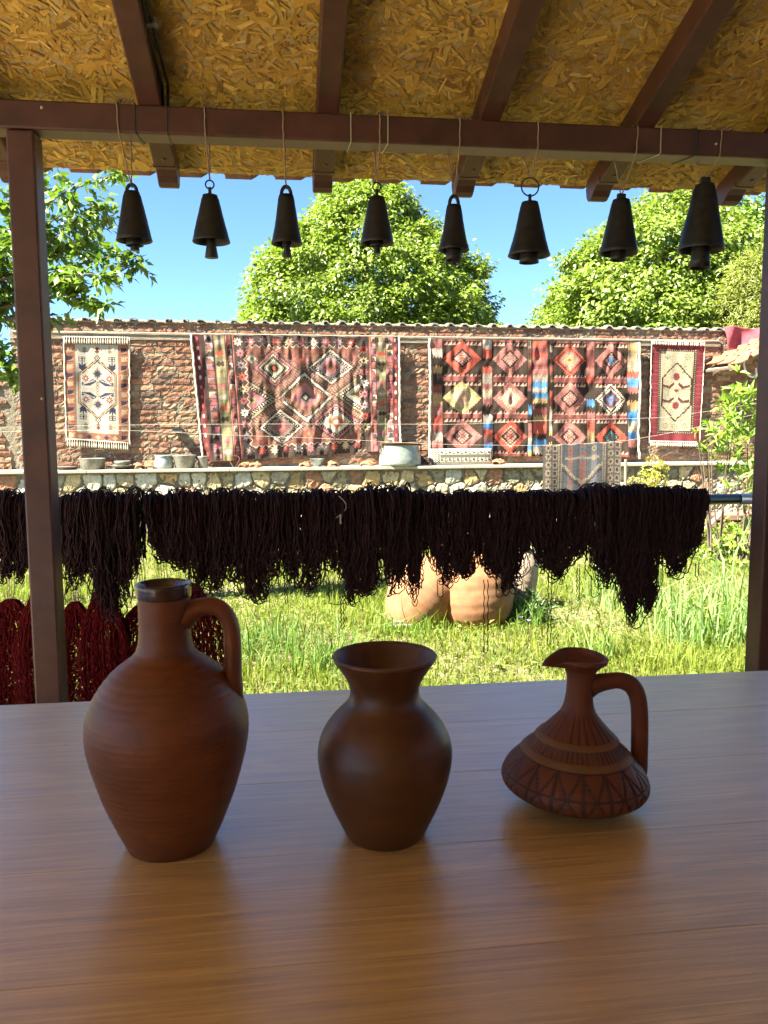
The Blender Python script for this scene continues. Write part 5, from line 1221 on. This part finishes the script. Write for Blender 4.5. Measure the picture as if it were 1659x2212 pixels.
for sg in (-1, 1):
    a = np.linspace(0, 2 * math.pi, 22); k = MB(); k.tube(np.stack([sg * px2m(44.5) + sg * .008 * np.cos(a), -.07 + .035 * np.cos(a), px2m(38) + px2m(10) * np.sin(a)], -1), .006, 6, cap=False); k.build('ring_handle', M['rust'], ce, smooth=True)
    k = MB(); k.box((sg * px2m(42.5) - .006, -.10, px2m(44)), (sg * px2m(42.5) + .012, -.04, px2m(49))); k.build('handle_lug', M['rust'], ce, bevel=.002)
# cushion
c = cushion_pat(); s0, z1 = wall_sz(930, 971, .14); s1, _ = wall_sz(1063, 968, .14); z0 = shelf_z + .0; hC = px2m(36.5)
e = empty('patterned_cushion', WP((s0 + s1) / 2, z0, .16), 'long white cushion with black geometric pattern propped under the brown kilim', 'cushion'); e.rotation_euler = (R_(-12), 0, WA)
fx, fz = np.meshgrid(np.linspace(-1, 1, c.w + 1), np.linspace(0, 1, c.h + 1)); Wc = (s1 - s0) / 2
puff = .05 * (np.clip(1 - fx ** 6, 0, 1)) ** .5 * (np.clip(1 - (2 * fz - 1) ** 4, 0, 1)) ** .5
V = np.stack([fx * Wc, -puff, (1 - fz) * hC + .002], -1).reshape(-1, 3); idx = np.arange((c.h + 1) * (c.w + 1)).reshape(c.h + 1, c.w + 1); Fq = np.stack([idx[1:, :-1], idx[1:, 1:], idx[:-1, 1:], idx[:-1, :-1]], -1).reshape(-1, 4)
mesh('cover', V, Fq, M['rug'], e, fcol=c.a.reshape(-1, 3), smooth=True)
V2 = V.copy(); V2[:, 1] = -V2[:, 1] * .8; mesh('back', V2, Fq[:, ::-1].copy(), M['wool'], e, smooth=True)
# lamps on the wall
for (u, v, lab) in ((384, 931, 'small black solar lamp on the wall between ivory rug and red kilim'), (1533, 925, 'small black solar lamp on the wall right of the crimson rug')):
    s, z = wall_sz(u, v, .06); e = empty('solar_lamp', WP(s, z, .0), lab, 'lamp', 'solar lamps on the wall'); e.rotation_euler = ROTW
    k = MB(); k.box((-.058, -.11, .006), (.058, -.005, .028)); k.build('panel', M['cable'], e, bevel=.003)
    k = MB(); k.box((-.052, -.10, -.02), (.052, -.02, .005)); k.build('lamp_body', M['steel'], e, bevel=.003)
    if u < 500: k = MB(); k.tube([(.02, -.012, -.02), (.024, -.014, -.2), (.022, -.014, -.42)], .003, 5); k.build('wire', M['rust'], e)

# ---------------------------------------------------------------- right end: canopy, cloth, hose
s0, z0 = wall_sz(1575, 788, .55); s1, z1 = wall_sz(1660, 745, .55)
cn = empty('tiled_canopy', WP(s0, z0, .55), 'small sloping clay tile canopy at the right end of the wall', 'canopy'); cn.rotation_euler = ROTW
ang = math.atan2(z1 - z0, s1 - s0)
ctm = None
for j in range(6):
    for i in range(3):
        if ctm is None: o = mesh('roof_tile', np.array(TV) * (1, .8, 1.1), TF, M['tile2'], cn); ctm = o.data
        else: o = bpy.data.objects.new('roof_tile', ctm); link(o, cn)
        o.location = (j * .16 * math.cos(ang), .02 + i * .24, j * .16 * math.sin(ang) + i * .02); o.rotation_euler = (0, -ang, 0)
k = MB(); k.box((-.02, -.02, -.05), (1.3, .52, -.022)); o = k.build('board', M['oldwood'], cn); o.rotation_euler = (0, -ang, 0)
k = MB(); k.box((-.03, -.035, -.07), (1.3, -.012, .0)); o = k.build('fascia', M['oldwood'], cn); o.rotation_euler = (0, -ang, 0)
# maroon cloth over the wall top
s0, z0 = wall_sz(1562, 768, .12); s1, z1 = wall_sz(1655, 711, .12)
xs = np.linspace(0, s1 - s0 + .5, 50); zs = np.linspace(0, 1, 20); X, T = np.meshgrid(xs, zs); zz2 = (z1 - z0)
Zg = zz2 * (1 - T) - .0 * X + .015 * np.sin(X * 13) * (1 - T); Zg = Zg + T * (X * .35) + .02; Yg = -.03 * np.sin(X * 11 + T * 4) - .02 * np.sin(X * 23) - .05 * T
V = np.stack([X + .06 * T, Yg, Zg], -1).reshape(-1, 3); idx = np.arange(1000).reshape(20, 50); Fq = np.stack([idx[1:, :-1], idx[1:, 1:], idx[:-1, 1:], idx[:-1, :-1]], -1).reshape(-1, 4)
o = mesh('maroon_cloth', V, Fq, M['maroon'], None, smooth=True, loc=tuple(WP(s0, z0, .10))); o.rotation_euler = ROTW; tag(o, 'faded maroon cloth draped over the wall end above the tile canopy', 'cloth')
sd = o.modifiers.new('s', 'SOLIDIFY'); sd.thickness = .012
P0 = WP(*wall_sz(1635, 765, .62), .62)
pts = [(1640, 757), (1625, 756), (1612, 765), (1606, 785), (1610, 800), (1618, 812), (1628, 815), (1634, 808), (1633, 795)]
P = np.array([WP(*wall_sz(u, v, .64), .64) for u, v in pts]); k = MB(); s = np.linspace(0, len(P) - 1, 50); Q = np.stack([np.interp(s, range(len(P)), P[:, i]) for i in range(3)], -1)
for _ in range(5): Q[1:-1] = (Q[:-2] + 2 * Q[1:-1] + Q[2:]) / 4
k.tube(Q - P[0], .011, 8); o = k.build('hose', M['hose'], None, smooth=True, loc=tuple(P[0])); tag(o, 'white hose loop hanging off the tile canopy', 'hose')

# ---------------------------------------------------------------- garden jars
def garden_jar(u, v, prof, m, label, rot, sink=.0, name='clay_jar'):
    P = atZ(u, v, 0.0); s = mpp(P); e = empty(name, (P[0], P[1], -sink), label, 'jar'); e.rotation_euler = rot
    pf = smooth_prof([(r * s, z * s) for r, z in prof], 50); pf[:, 0] *= 1 + .006 * np.sin(np.arange(50) * 1.9); k = MB(); k.lathe(pf, 56); k.build('body', m, e, smooth=True); return e
garden_jar(868, 1350, [(0, 0), (40, 2), (60, 30), (76, 75), (80, 115), (64, 150), (34, 168), (24, 175), (28, 182), (20, 180)], M['terra'], 'orange clay storage jar leaning left in the grass', (R_(-10), R_(33), 0), .03)
garden_jar(1030, 1345, [(0, 0), (62, 2), (77, 28), (84, 62), (84, 110), (66, 155), (40, 178), (36, 186), (42, 196), (34, 194)], M['terra'], 'big round orange clay jar beside the leaning one', (R_(-4), R_(-3), 0), .01)
garden_jar(1122, 1315, [(0, 0), (26, 1), (32, 30), (36, 70), (36, 100), (28, 120), (22, 128), (26, 134)], M['greyjar'], 'narrow grey earthenware jar right of the big orange jar', (0, R_(2), 0))
P = atZ(868, 1360, 0); k = MB()
for j in range(4): k.box((rng.uniform(-.06, .02), rng.uniform(-.04, .03), 0), (rng.uniform(.03, .09), rng.uniform(.04, .08), rng.uniform(.03, .06)), jit=.01)
o = k.build('white_stone', M['white'], None, loc=tuple(P)); tag(o, 'small white stone in the grass before the leaning jar', 'stone')

# planks behind the hank end
P = atZ(1575, 1190, 0); 
Pq = atY(1560, 1130, 7.2)
be = empty('plank_pile', (Pq[0], 7.2, 0), 'pile of reddish boards behind the last yarn hank', 'planks')
for j in range(5):
    k = MB(); k.box((-.45 + rng.uniform(-.05, .05), -.12, 0.01 + j * .075), (.55 + rng.uniform(-.05, .05), .14, .062 + j * .075)); o = k.build('board', mat('board_%d' % j, (0.22, 0.11, 0.075), .8, var=.3, scale=9, stretch=(.3, 2, 2)), be, bevel=.004); o.rotation_euler = (0, 0, rng.uniform(-.05, .05))
a, b = atY(1500, 1165, 7.0), atY(1600, 1068, 7.0); k = MB(); k.tube([(0, 0, 0), tuple((b - a) / 2), tuple(b - a)], .018, 7); o = k.build('leaning_stick', M['wool'], None, loc=tuple(a)); tag(o, 'pale stick leaning across the board pile', 'stick')

# ================================================================ vegetation
def leaf_mesh(C_, D, Nn, L, Wd, colr, bend=.25, shape='oval'):
    """leaves: C_ base pts (n,3), D unit direction, Nn unit normal, L,Wd size. 6 verts/4 faces"""
    n = len(C_); S_ = np.cross(D, Nn); S_ /= np.linalg.norm(S_, axis=1)[:, None] + 1e-9; L = L[:, None]; Wd = Wd[:, None]
    a = C_; b = C_ + D * L * .42 + S_ * Wd * .5 + Nn * L * .05; c_ = C_ + D * L * .42 - S_ * Wd * .5 + Nn * L * .05; d = C_ + D * L - Nn * L * bend; m_ = C_ + D * L * .45 - Nn * L * .04
    V = np.stack([a, b, c_, d, m_], 1).reshape(-1, 3); o = np.arange(n)[:, None] * 5
    Fq = np.concatenate([o + [0, 1, 4], o + [1, 3, 4], o + [0, 4, 2], o + [4, 3, 2]], 1).reshape(-1, 3)
    return V, Fq, np.repeat(colr, 4, 0)
def unit(v): return v / (np.linalg.norm(v, axis=-1, keepdims=True) + 1e-9)
def colors(n, base, dv=.22, yel=.3):
    c = np.tile(np.array(base), (n, 1)) * rng.uniform(1 - dv, 1 + dv, (n, 1)); y = rng.random((n, 1)) * yel; return c * (1 + y * np.array([.9, .35, -.1]))
def crown_tree(loc, label, H, prof, base_col, nclump, per, leafL, leafW, csz, crown_z0, seed, name='leafy_tree', droop=.5, trunk_r=.16, group='trees beyond the brick wall', gap=0, inner=.25):
    e = empty(name, loc, label, 'tree', group)
    hs = rng.random(nclump * 3); rr = np.interp(hs, prof[0], prof[1]); acc = rng.random(nclump * 3) < rr / max(prof[1]); hs = hs[acc][:nclump]; rr = rr[acc][:nclump]; n = len(hs)
    th = rng.uniform(0, 2 * math.pi, n); lob = 1 + .10 * np.sin(th * 5 + hs * 14 + seed) + .07 * np.sin(th * 9 - hs * 23) + rng.normal(0, .075, n)
    sh = np.where(rng.random(n) < inner, rng.uniform(.3, .9, n), rng.uniform(.86, 1.0, n)); R0 = rr * lob * sh
    Cc = np.stack([np.cos(th) * R0, np.sin(th) * R0, crown_z0 + hs * (H - crown_z0)], -1)
    out = unit(np.stack([np.cos(th), np.sin(th), .45 + 0 * th], -1))
    cs = csz * rng.uniform(.6, 1.35, n)
    ci_ = np.repeat(np.arange(n), per); N_ = len(ci_)
    q = unit(rng.normal(0, 1, (N_, 3))) * (rng.random((N_, 1)) ** .4) * cs[ci_][:, None] * np.array([1, 1, .8]); q += out[ci_] * (cs[ci_][:, None] * .3)
    pts = Cc[ci_] + q
    D = unit(unit(q) * .7 + out[ci_] * .5 + rng.normal(0, .45, (N_, 3)) + np.array([0, 0, -droop])); Nn = unit(rng.normal(0, .55, (N_, 3)) + np.array([0, 0, 1.]) + out[ci_] * .7); Nn = unit(Nn - D * (Nn * D).sum(1, keepdims=True))
    cl = colors(N_, base_col) * rng.uniform(.72, 1.25, n)[ci_][:, None]
    V, Fq, fc = leaf_mesh(pts, D, Nn, leafL * rng.uniform(.6, 1.25, N_), leafW * rng.uniform(.7, 1.2, N_), cl)
    mesh('crown', V, Fq, M['leaf'], e, fcol=fc)
    k = MB(); t = np.linspace(0, 1, 9); k.tube(np.stack([.05 * np.sin(t * 5), .05 * np.cos(t * 4), t * H * .8], -1), trunk_r * (1 - .85 * t) + .015, 9); k.build('trunk', M['bark'], e, smooth=True)
    for j in range(14):
        h0 = rng.uniform(crown_z0 * .9, H * .62); a = rng.uniform(0, 6.3); L_ = np.interp((h0 - crown_z0) / (H - crown_z0), prof[0], prof[1]) * .8
        k = MB(); k.tube([(0, 0, h0), (math.cos(a) * L_ * .5, math.sin(a) * L_ * .5, h0 + L_ * .25), (math.cos(a) * L_, math.sin(a) * L_, h0 + L_ * .6)], [.05, .03, .01], 5); k.build('limb', M['bark'], e)
    return e
YT = 14.5
ct = atY(795, 700, YT); cz = atY(795, 385, YT)[2]
w_m = lambda px: px * YT / F_PX
crown_tree((ct[0], YT, 0), 'large cone-shaped bright green tree behind the middle of the wall', cz, ([0, .35, .447, .564, .628, .726, .775, .83, .906, .957, 1], [w_m(q) for q in (238, 244, 238, 220, 192, 146, 128, 110, 80, 54, 16)]), (0.135, 0.205, 0.030), 1700, 58, .088, .060, .20, cz - w_m(470), 1)
YT = 15.0
ct = atY(1440, 700, YT); cz = atY(1410, 415, YT)[2]
w_m = lambda px: px * YT / F_PX
crown_tree((ct[0], YT, 0), 'broad rounded green tree behind the right half of the wall', cz, ([0, .3, .5, .68, .8, .9, 1], [w_m(230), w_m(258), w_m(244), w_m(192), w_m(132), w_m(76), w_m(12)]), (0.14, 0.21, 0.035), 1500, 56, .098, .072, .24, cz - w_m(420), 2)
YT = 12.6
ct = atY(1640, 700, YT); cz = atY(1640, 560, YT)[2]
w_m = lambda px: px * YT / F_PX
crown_tree((ct[0], YT, 0), 'yellow-green willow-leaved tree at the far right behind the wall', cz, ([0, .5, .8, 1], [w_m(95), w_m(100), w_m(70), w_m(20)]), (0.17, 0.21, 0.055), 260, 70, .11, .022, .24, cz - w_m(260), 3, droop=.3, trunk_r=.1)
ct = atY(1600, 500, 16.5); cz = atY(1600, 425, 16.5)[2]
crown_tree((ct[0], 16.5, 0), 'green tree top showing right of the last bell', cz, ([0, .5, .8, 1], [.9, .9, .7, .2]), (0.11, 0.19, 0.035), 220, 50, .12, .08, .28, cz - 2.2, 5)

# near tree at left: branches with individual oval leaves
YN = 5.2
te_ = empty('fruit_tree', (atY(-260, 1000, YN)[0], YN + .1, 0), 'leafy fruit tree reaching in from the left behind the post', 'tree')
tx = te_.location.x
k = MB(); k.tube([(0, 0, 0), (.03, 0, .8), (0.02, 0, 1.5), (.1, 0, 2.2)], [.09, .075, .065, .05], 10); k.build('trunk', M['bark'], te_, smooth=True)
LC, LD, LNn = [], [], []
def bpt(u, v, dy=0.0): P = atY(u, v, YN + dy); return P - np.array([tx, YN + .1, 0])
branches = [[(-260, 700), (-120, 620), (0, 600), (110, 560), (170, 510), (215, 470)], [(-260, 700), (-100, 680), (30, 660), (120, 640), (200, 620), (270, 580), (298, 570)],
            [(-250, 640), (-80, 560), (20, 500), (100, 440), (150, 410), (200, 395), (262, 372)], [(-250, 660), (-60, 620), (60, 590), (150, 575), (220, 560), (262, 545)],
            [(-240, 600), (-60, 520), (10, 440), (60, 400), (110, 372)], [(-250, 720), (-60, 700), (20, 690), (70, 670), (95, 680), (105, 700)],
            [(-250, 760), (-80, 750), (-10, 760), (20, 790), (35, 815)], [(0, 600), (60, 560), (110, 520), (140, 490), (165, 470)], [(30, 660), (90, 610), (150, 600), (190, 590), (240, 600)],
            [(-20, 640), (10, 560), (20, 480), (10, 400)], [(-60, 700), (-10, 680), (20, 640), (30, 600)], [(60, 590), (100, 600), (150, 640), (190, 650), (225, 655)], [(-120, 620), (-40, 560), (0, 540), (30, 520)], [(20, 500), (60, 480), (90, 500), (120, 470), (190, 440), (225, 470)],
            [(-60, 620), (0, 620), (20, 650), (60, 690), (95, 715)], [(30, 520), (80, 530), (130, 545), (180, 530), (210, 520)]]
for bi, b in enumerate(branches):
    dy = rng.uniform(-.5, .5); P = np.array([bpt(u, v, dy * (i / len(b))) for i, (u, v) in enumerate(b)]); s = np.linspace(0, len(P) - 1, 40); Q = np.stack([np.interp(s, range(len(P)), P[:, i]) for i in range(3)], -1)
    for _ in range(3): Q[1:-1] = (Q[:-2] + 2 * Q[1:-1] + Q[2:]) / 4
    k = MB(); k.tube(Q, np.linspace(.014 if bi < 7 else .007, .002, 40), 6); k.build('branch', M['bark'], te_, smooth=True)
    nt_ = 40 if bi not in (5, 14) else 14
    for j in range(nt_):
        i0 = rng.integers(8 if bi < 7 else 4, 40); st = Q[i0]; d = unit(rng.normal(0, 1, 3) * np.array([1, 1, .7]) + np.array([.4, 0, .15])); tl = rng.uniform(.04, .15)
        for q in np.linspace(.15, 1, rng.integers(4, 8)):
            LC.append(st + d * tl * q + rng.normal(0, .006, 3)); LD.append(unit(d * .8 + rng.normal(0, .55, 3) + np.array([0, 0, -.25]))); LNn.append(rng.normal(0, .5, 3) + np.array([-.2, -.2, 1]))
LC, LD, LNn = np.array(LC), np.array(LD), np.array(LNn); LNn = unit(LNn - LD * (LNn * LD).sum(1, keepdims=True)); n = len(LC); print('near leaves', n)
V, Fq, fc = leaf_mesh(LC, LD, LNn, rng.uniform(.045, .085, n), rng.uniform(.026, .044, n), colors(n, (0.085, 0.16, 0.022), .3, .5), bend=.18)
mesh('foliage', V, Fq, M['leaf'], te_, fcol=fc)

def bush(name, cat, label, u0, u1, v0, v1, Y, n, L, Wd, base, up=.3, depthr=.35, ground=True, whorl=6):
    a = atY((u0 + u1) / 2, (v0 + v1) / 2, Y); hw = (u1 - u0) / 2 * mpp(a); hh = (v1 - v0) / 2 * mpp(a)
    e = empty(name, (a[0], Y, 0), label, cat)
    m_ = n // whorl; q = rng.uniform(-1, 1, (m_, 3)); q = q[(q ** 2).sum(1) < 1.25]; m_ = len(q); q *= 1 + .12 * np.sin(q[:, [1, 2, 0]] * 7)
    Cc = np.array([0, 0, a[2]]) + q * np.array([hw, depthr, hh]); ci_ = np.repeat(np.arange(m_), whorl); ax = unit(np.stack([q[:, 0] * .8, q[:, 1] * .8 - .2, .6 + 0 * q[:, 0]], -1) + rng.normal(0, .3, (m_, 3)))[ci_]
    D = unit(ax * up * 2 + rng.normal(0, .8, (len(ci_), 3))); Nn = unit(ax + rng.normal(0, .4, D.shape)); Nn = unit(Nn - D * (Nn * D).sum(1, keepdims=True))
    V, Fq, fc = leaf_mesh(Cc[ci_], D, Nn, L * rng.uniform(.6, 1.2, len(ci_)), Wd * rng.uniform(.7, 1.2, len(ci_)), colors(len(ci_), base, .25, .4)); V[:, 2] = np.maximum(V[:, 2], .004)
    mesh('foliage', V, Fq, M['leaf'], e, fcol=fc)
    for j in range(9):
        t_ = Cc[rng.integers(m_)]; k = MB(); k.tube([(rng.uniform(-.08, .08), rng.uniform(-.05, .05), 0), tuple(t_ * np.array([.6, .6, .55])), tuple(t_)], [.009, .006, .003], 5); k.build('stem', M['bark'], e)
    return e
bush('laurel_shrub', 'shrub', 'tall bright laurel shrub with pointed leaves against the right post', 1560, 1690, 800, 1085, 6.3, 1100, .105, .030, (.14, .24, .035), depthr=.4)
bush('laurel_shrub', 'shrub', 'outreaching sprig of laurel beside the crimson rug', 1510, 1600, 900, 990, 6.5, 130, .10, .028, (.14, .24, .035), depthr=.2)
bush('mint_bush', 'bush', 'low bright green bush below the right end of the rail', 1490, 1700, 1125, 1290, 6.6, 4200, .07, .030, (.15, .25, .035), depthr=.6)
bush('yellow_plant', 'plant', 'yellow-green feathery plant in front of the bench right of the stake', 1385, 1442, 988, 1080, 8.4, 1500, .035, .016, (.26, .28, .04), depthr=.15)
bush('yellow_plant', 'plant', 'small yellow-green plant at the foot of the stake', 1352, 1384, 1032, 1085, 8.3, 350, .035, .016, (.26, .28, .04), depthr=.1)
bush('flower_plant', 'plant', 'dark green leafy plant with violet flowers beside the grey jar', 1105, 1175, 1285, 1345, 4.75, 900, .05, .016, (.05, .10, .03), depthr=.16)

# grass
def blades(n, xs, ys, hgt, wid, base, lean=.5, curl=.6, dv=.3, yel=.6):
    th = rng.uniform(0, 2 * math.pi, n); d = np.stack([np.cos(th), np.sin(th), 0 * th], -1); sd = np.stack([-np.sin(th), np.cos(th), 0 * th], -1)
    th2 = rng.uniform(0, 2 * math.pi, n); sd = np.stack([np.cos(th2), np.sin(th2), 0 * th], -1)
    h = hgt * rng.gamma(6, 1 / 6, n); ln_ = lean * rng.random(n); b = np.stack([xs, ys, 0 * xs], -1); up = np.array([0, 0, 1.])
    m_ = b + d * (h * ln_ * .35)[:, None] + up * (h * .55)[:, None]; t = b + d * (h * ln_ * (1 + curl))[:, None] + up * (h * (1 - .35 * ln_))[:, None]
    w2 = wid * rng.uniform(.6, 1.3, n)[:, None] / 2
    V = np.stack([b - sd * w2, b + sd * w2, m_ + sd * w2 * .8, m_ - sd * w2 * .8, t], 1).reshape(-1, 3); o = np.arange(n)[:, None] * 5
    Fq = np.concatenate([o + [0, 1, 2], o + [0, 2, 3], o + [3, 2, 4]], 1).reshape(-1, 3)
    return V, Fq, np.repeat(colors(n, base, dv, yel), 3, 0)
n = 150000
r_ = rng.random(n); Yg = 3.0 + (9.05 - 3.0) * r_ ** 1.25; Xg = (rng.random(n) * 1.24 - .56) * (Yg * .56 + .2) * 2 * .98 
Xg = Yg * math.tan(YAW) + rng.uniform(-1, 1, n) * (Yg * .55 + .25)
den = .5 + .5 * np.sin(Xg * 2.1 + 1.3 * np.sin(Yg * 1.7)) * np.sin(Yg * 2.6 + Xg); keep = rng.random(n) < .62 + .38 * den; Xg, Yg, den = Xg[keep], Yg[keep], den[keep]; n = len(Xg)
V, Fq, fc = blades(n, Xg, Yg, .048, .0060, (.120, .175, .028), yel=.6); fc = fc * np.repeat(.8 + .3 * den, 3)[:, None]
h_sc = np.repeat(.55 + .9 * den, 5); V[:, 2] *= h_sc
o = mesh('grass', V, Fq, M['grass'], None, fcol=fc); tag(o, 'short sunlit grass covering the garden', 'grass', kind='stuff')
# broad weeds
n = 9000; Yw = rng.uniform(3.1, 8.5, n); Xw = Yw * math.tan(YAW) + rng.uniform(-1, 1, n) * (Yw * .55 + .2); dd = unit(rng.normal(0, 1, (n, 3)) * np.array([1, 1, .3]) + np.array([0, 0, .35])); nn = unit(rng.normal(0, .3, (n, 3)) + np.array([0, 0, 1.])); nn = unit(nn - dd * (nn * dd).sum(1, keepdims=True))
V, Fq, fc = leaf_mesh(np.stack([Xw, Yw, rng.uniform(.01, .06, n)], -1), dd, nn, rng.uniform(.02, .05, n), rng.uniform(.012, .025, n), colors(n, (.10, .15, .03), .3, .4))
o = mesh('weeds', V, Fq, M['grass'], None, fcol=fc); tag(o, 'small broad-leaved weeds among the grass', 'weeds', kind='stuff')
# long-leaved clumps on the right and tufts
def tuft(u, v, n, h, w_, base, label, sp=.16, cat='plant', lean=.7, name='long_leaf_clump', group='long-leaved clumps in the grass'):
    P = atZ(u, v, 0); V, Fq, fc = blades(n, rng.normal(0, sp, n), rng.normal(0, sp, n), h, w_, base, lean=lean, curl=.5, yel=.3)
    # split once more for a curved look
    o = mesh(name, V, Fq, M['grass'], None, fcol=fc, loc=tuple(P)); tag(o, label, cat, group, 'stuff' if name == 'grass_tuft' else None)
tuft(1480, 1375, 130, .27, .011, (.16, .26, .09), 'tall blue-green clump right of the carved jug spout')
tuft(1570, 1395, 150, .32, .011, (.16, .27, .09), 'tallest blue-green clump beside the right post')
tuft(1400, 1330, 110, .23, .011, (.16, .26, .09), 'blue-green clump under the longest yarn hank')
tuft(1330, 1300, 80, .26, .010, (.16, .26, .09), 'blue-green clump farthest back under the bushy hank')
tuft(1610, 1330, 120, .32, .012, (.16, .26, .09), 'blue-green clump behind the tallest one by the post')
tuft(1300, 1430, 50, .22, .009, (.15, .25, .07), 'thin grassy clump above the carved jug handle', sp=.06)
tuft(560, 1400, 420, .13, .007, (.075, .15, .03), 'grass tuft coloured dark as a patch of shade right of the tall jug', sp=.2, group='dark tufts in the lawn', name='grass_tuft')  # dark blade colour stands in for a shade patch on the lawn
tuft(700, 1440, 320, .13, .007, (.085, .16, .03), 'dark green grass tuft left of the vase mouth', sp=.14, group='dark tufts in the lawn', name='grass_tuft')
tuft(880, 1370, 220, .12, .007, (.11, .20, .03), 'grass tuft at the foot of the leaning jar', sp=.12, group='dark tufts in the lawn', name='grass_tuft')
tuft(1130, 1350, 200, .14, .007, (.08, .16, .03), 'grass tuft below the grey jar', sp=.1, group='dark tufts in the lawn', name='grass_tuft')
# violet flowers
k = MB()
for (u, v) in ((1118, 1320), (1135, 1310), (1150, 1330), (1160, 1305), (1142, 1342), (1126, 1335)):
    P = atZ(u, v, .06)
    for a in range(5):
        q = a * 1.257; k.add([P, P + (.014 * math.cos(q), .014 * math.sin(q), .008), P + (.014 * math.cos(q + .8), .014 * math.sin(q + .8), .008)], [[0, 1, 2]])
o = k.build('violet_flowers', mat('violet_petals', (.30, .18, .50), .7), None); tag(o, 'tiny violet flowers beside the grey jar', 'flowers', kind='stuff')
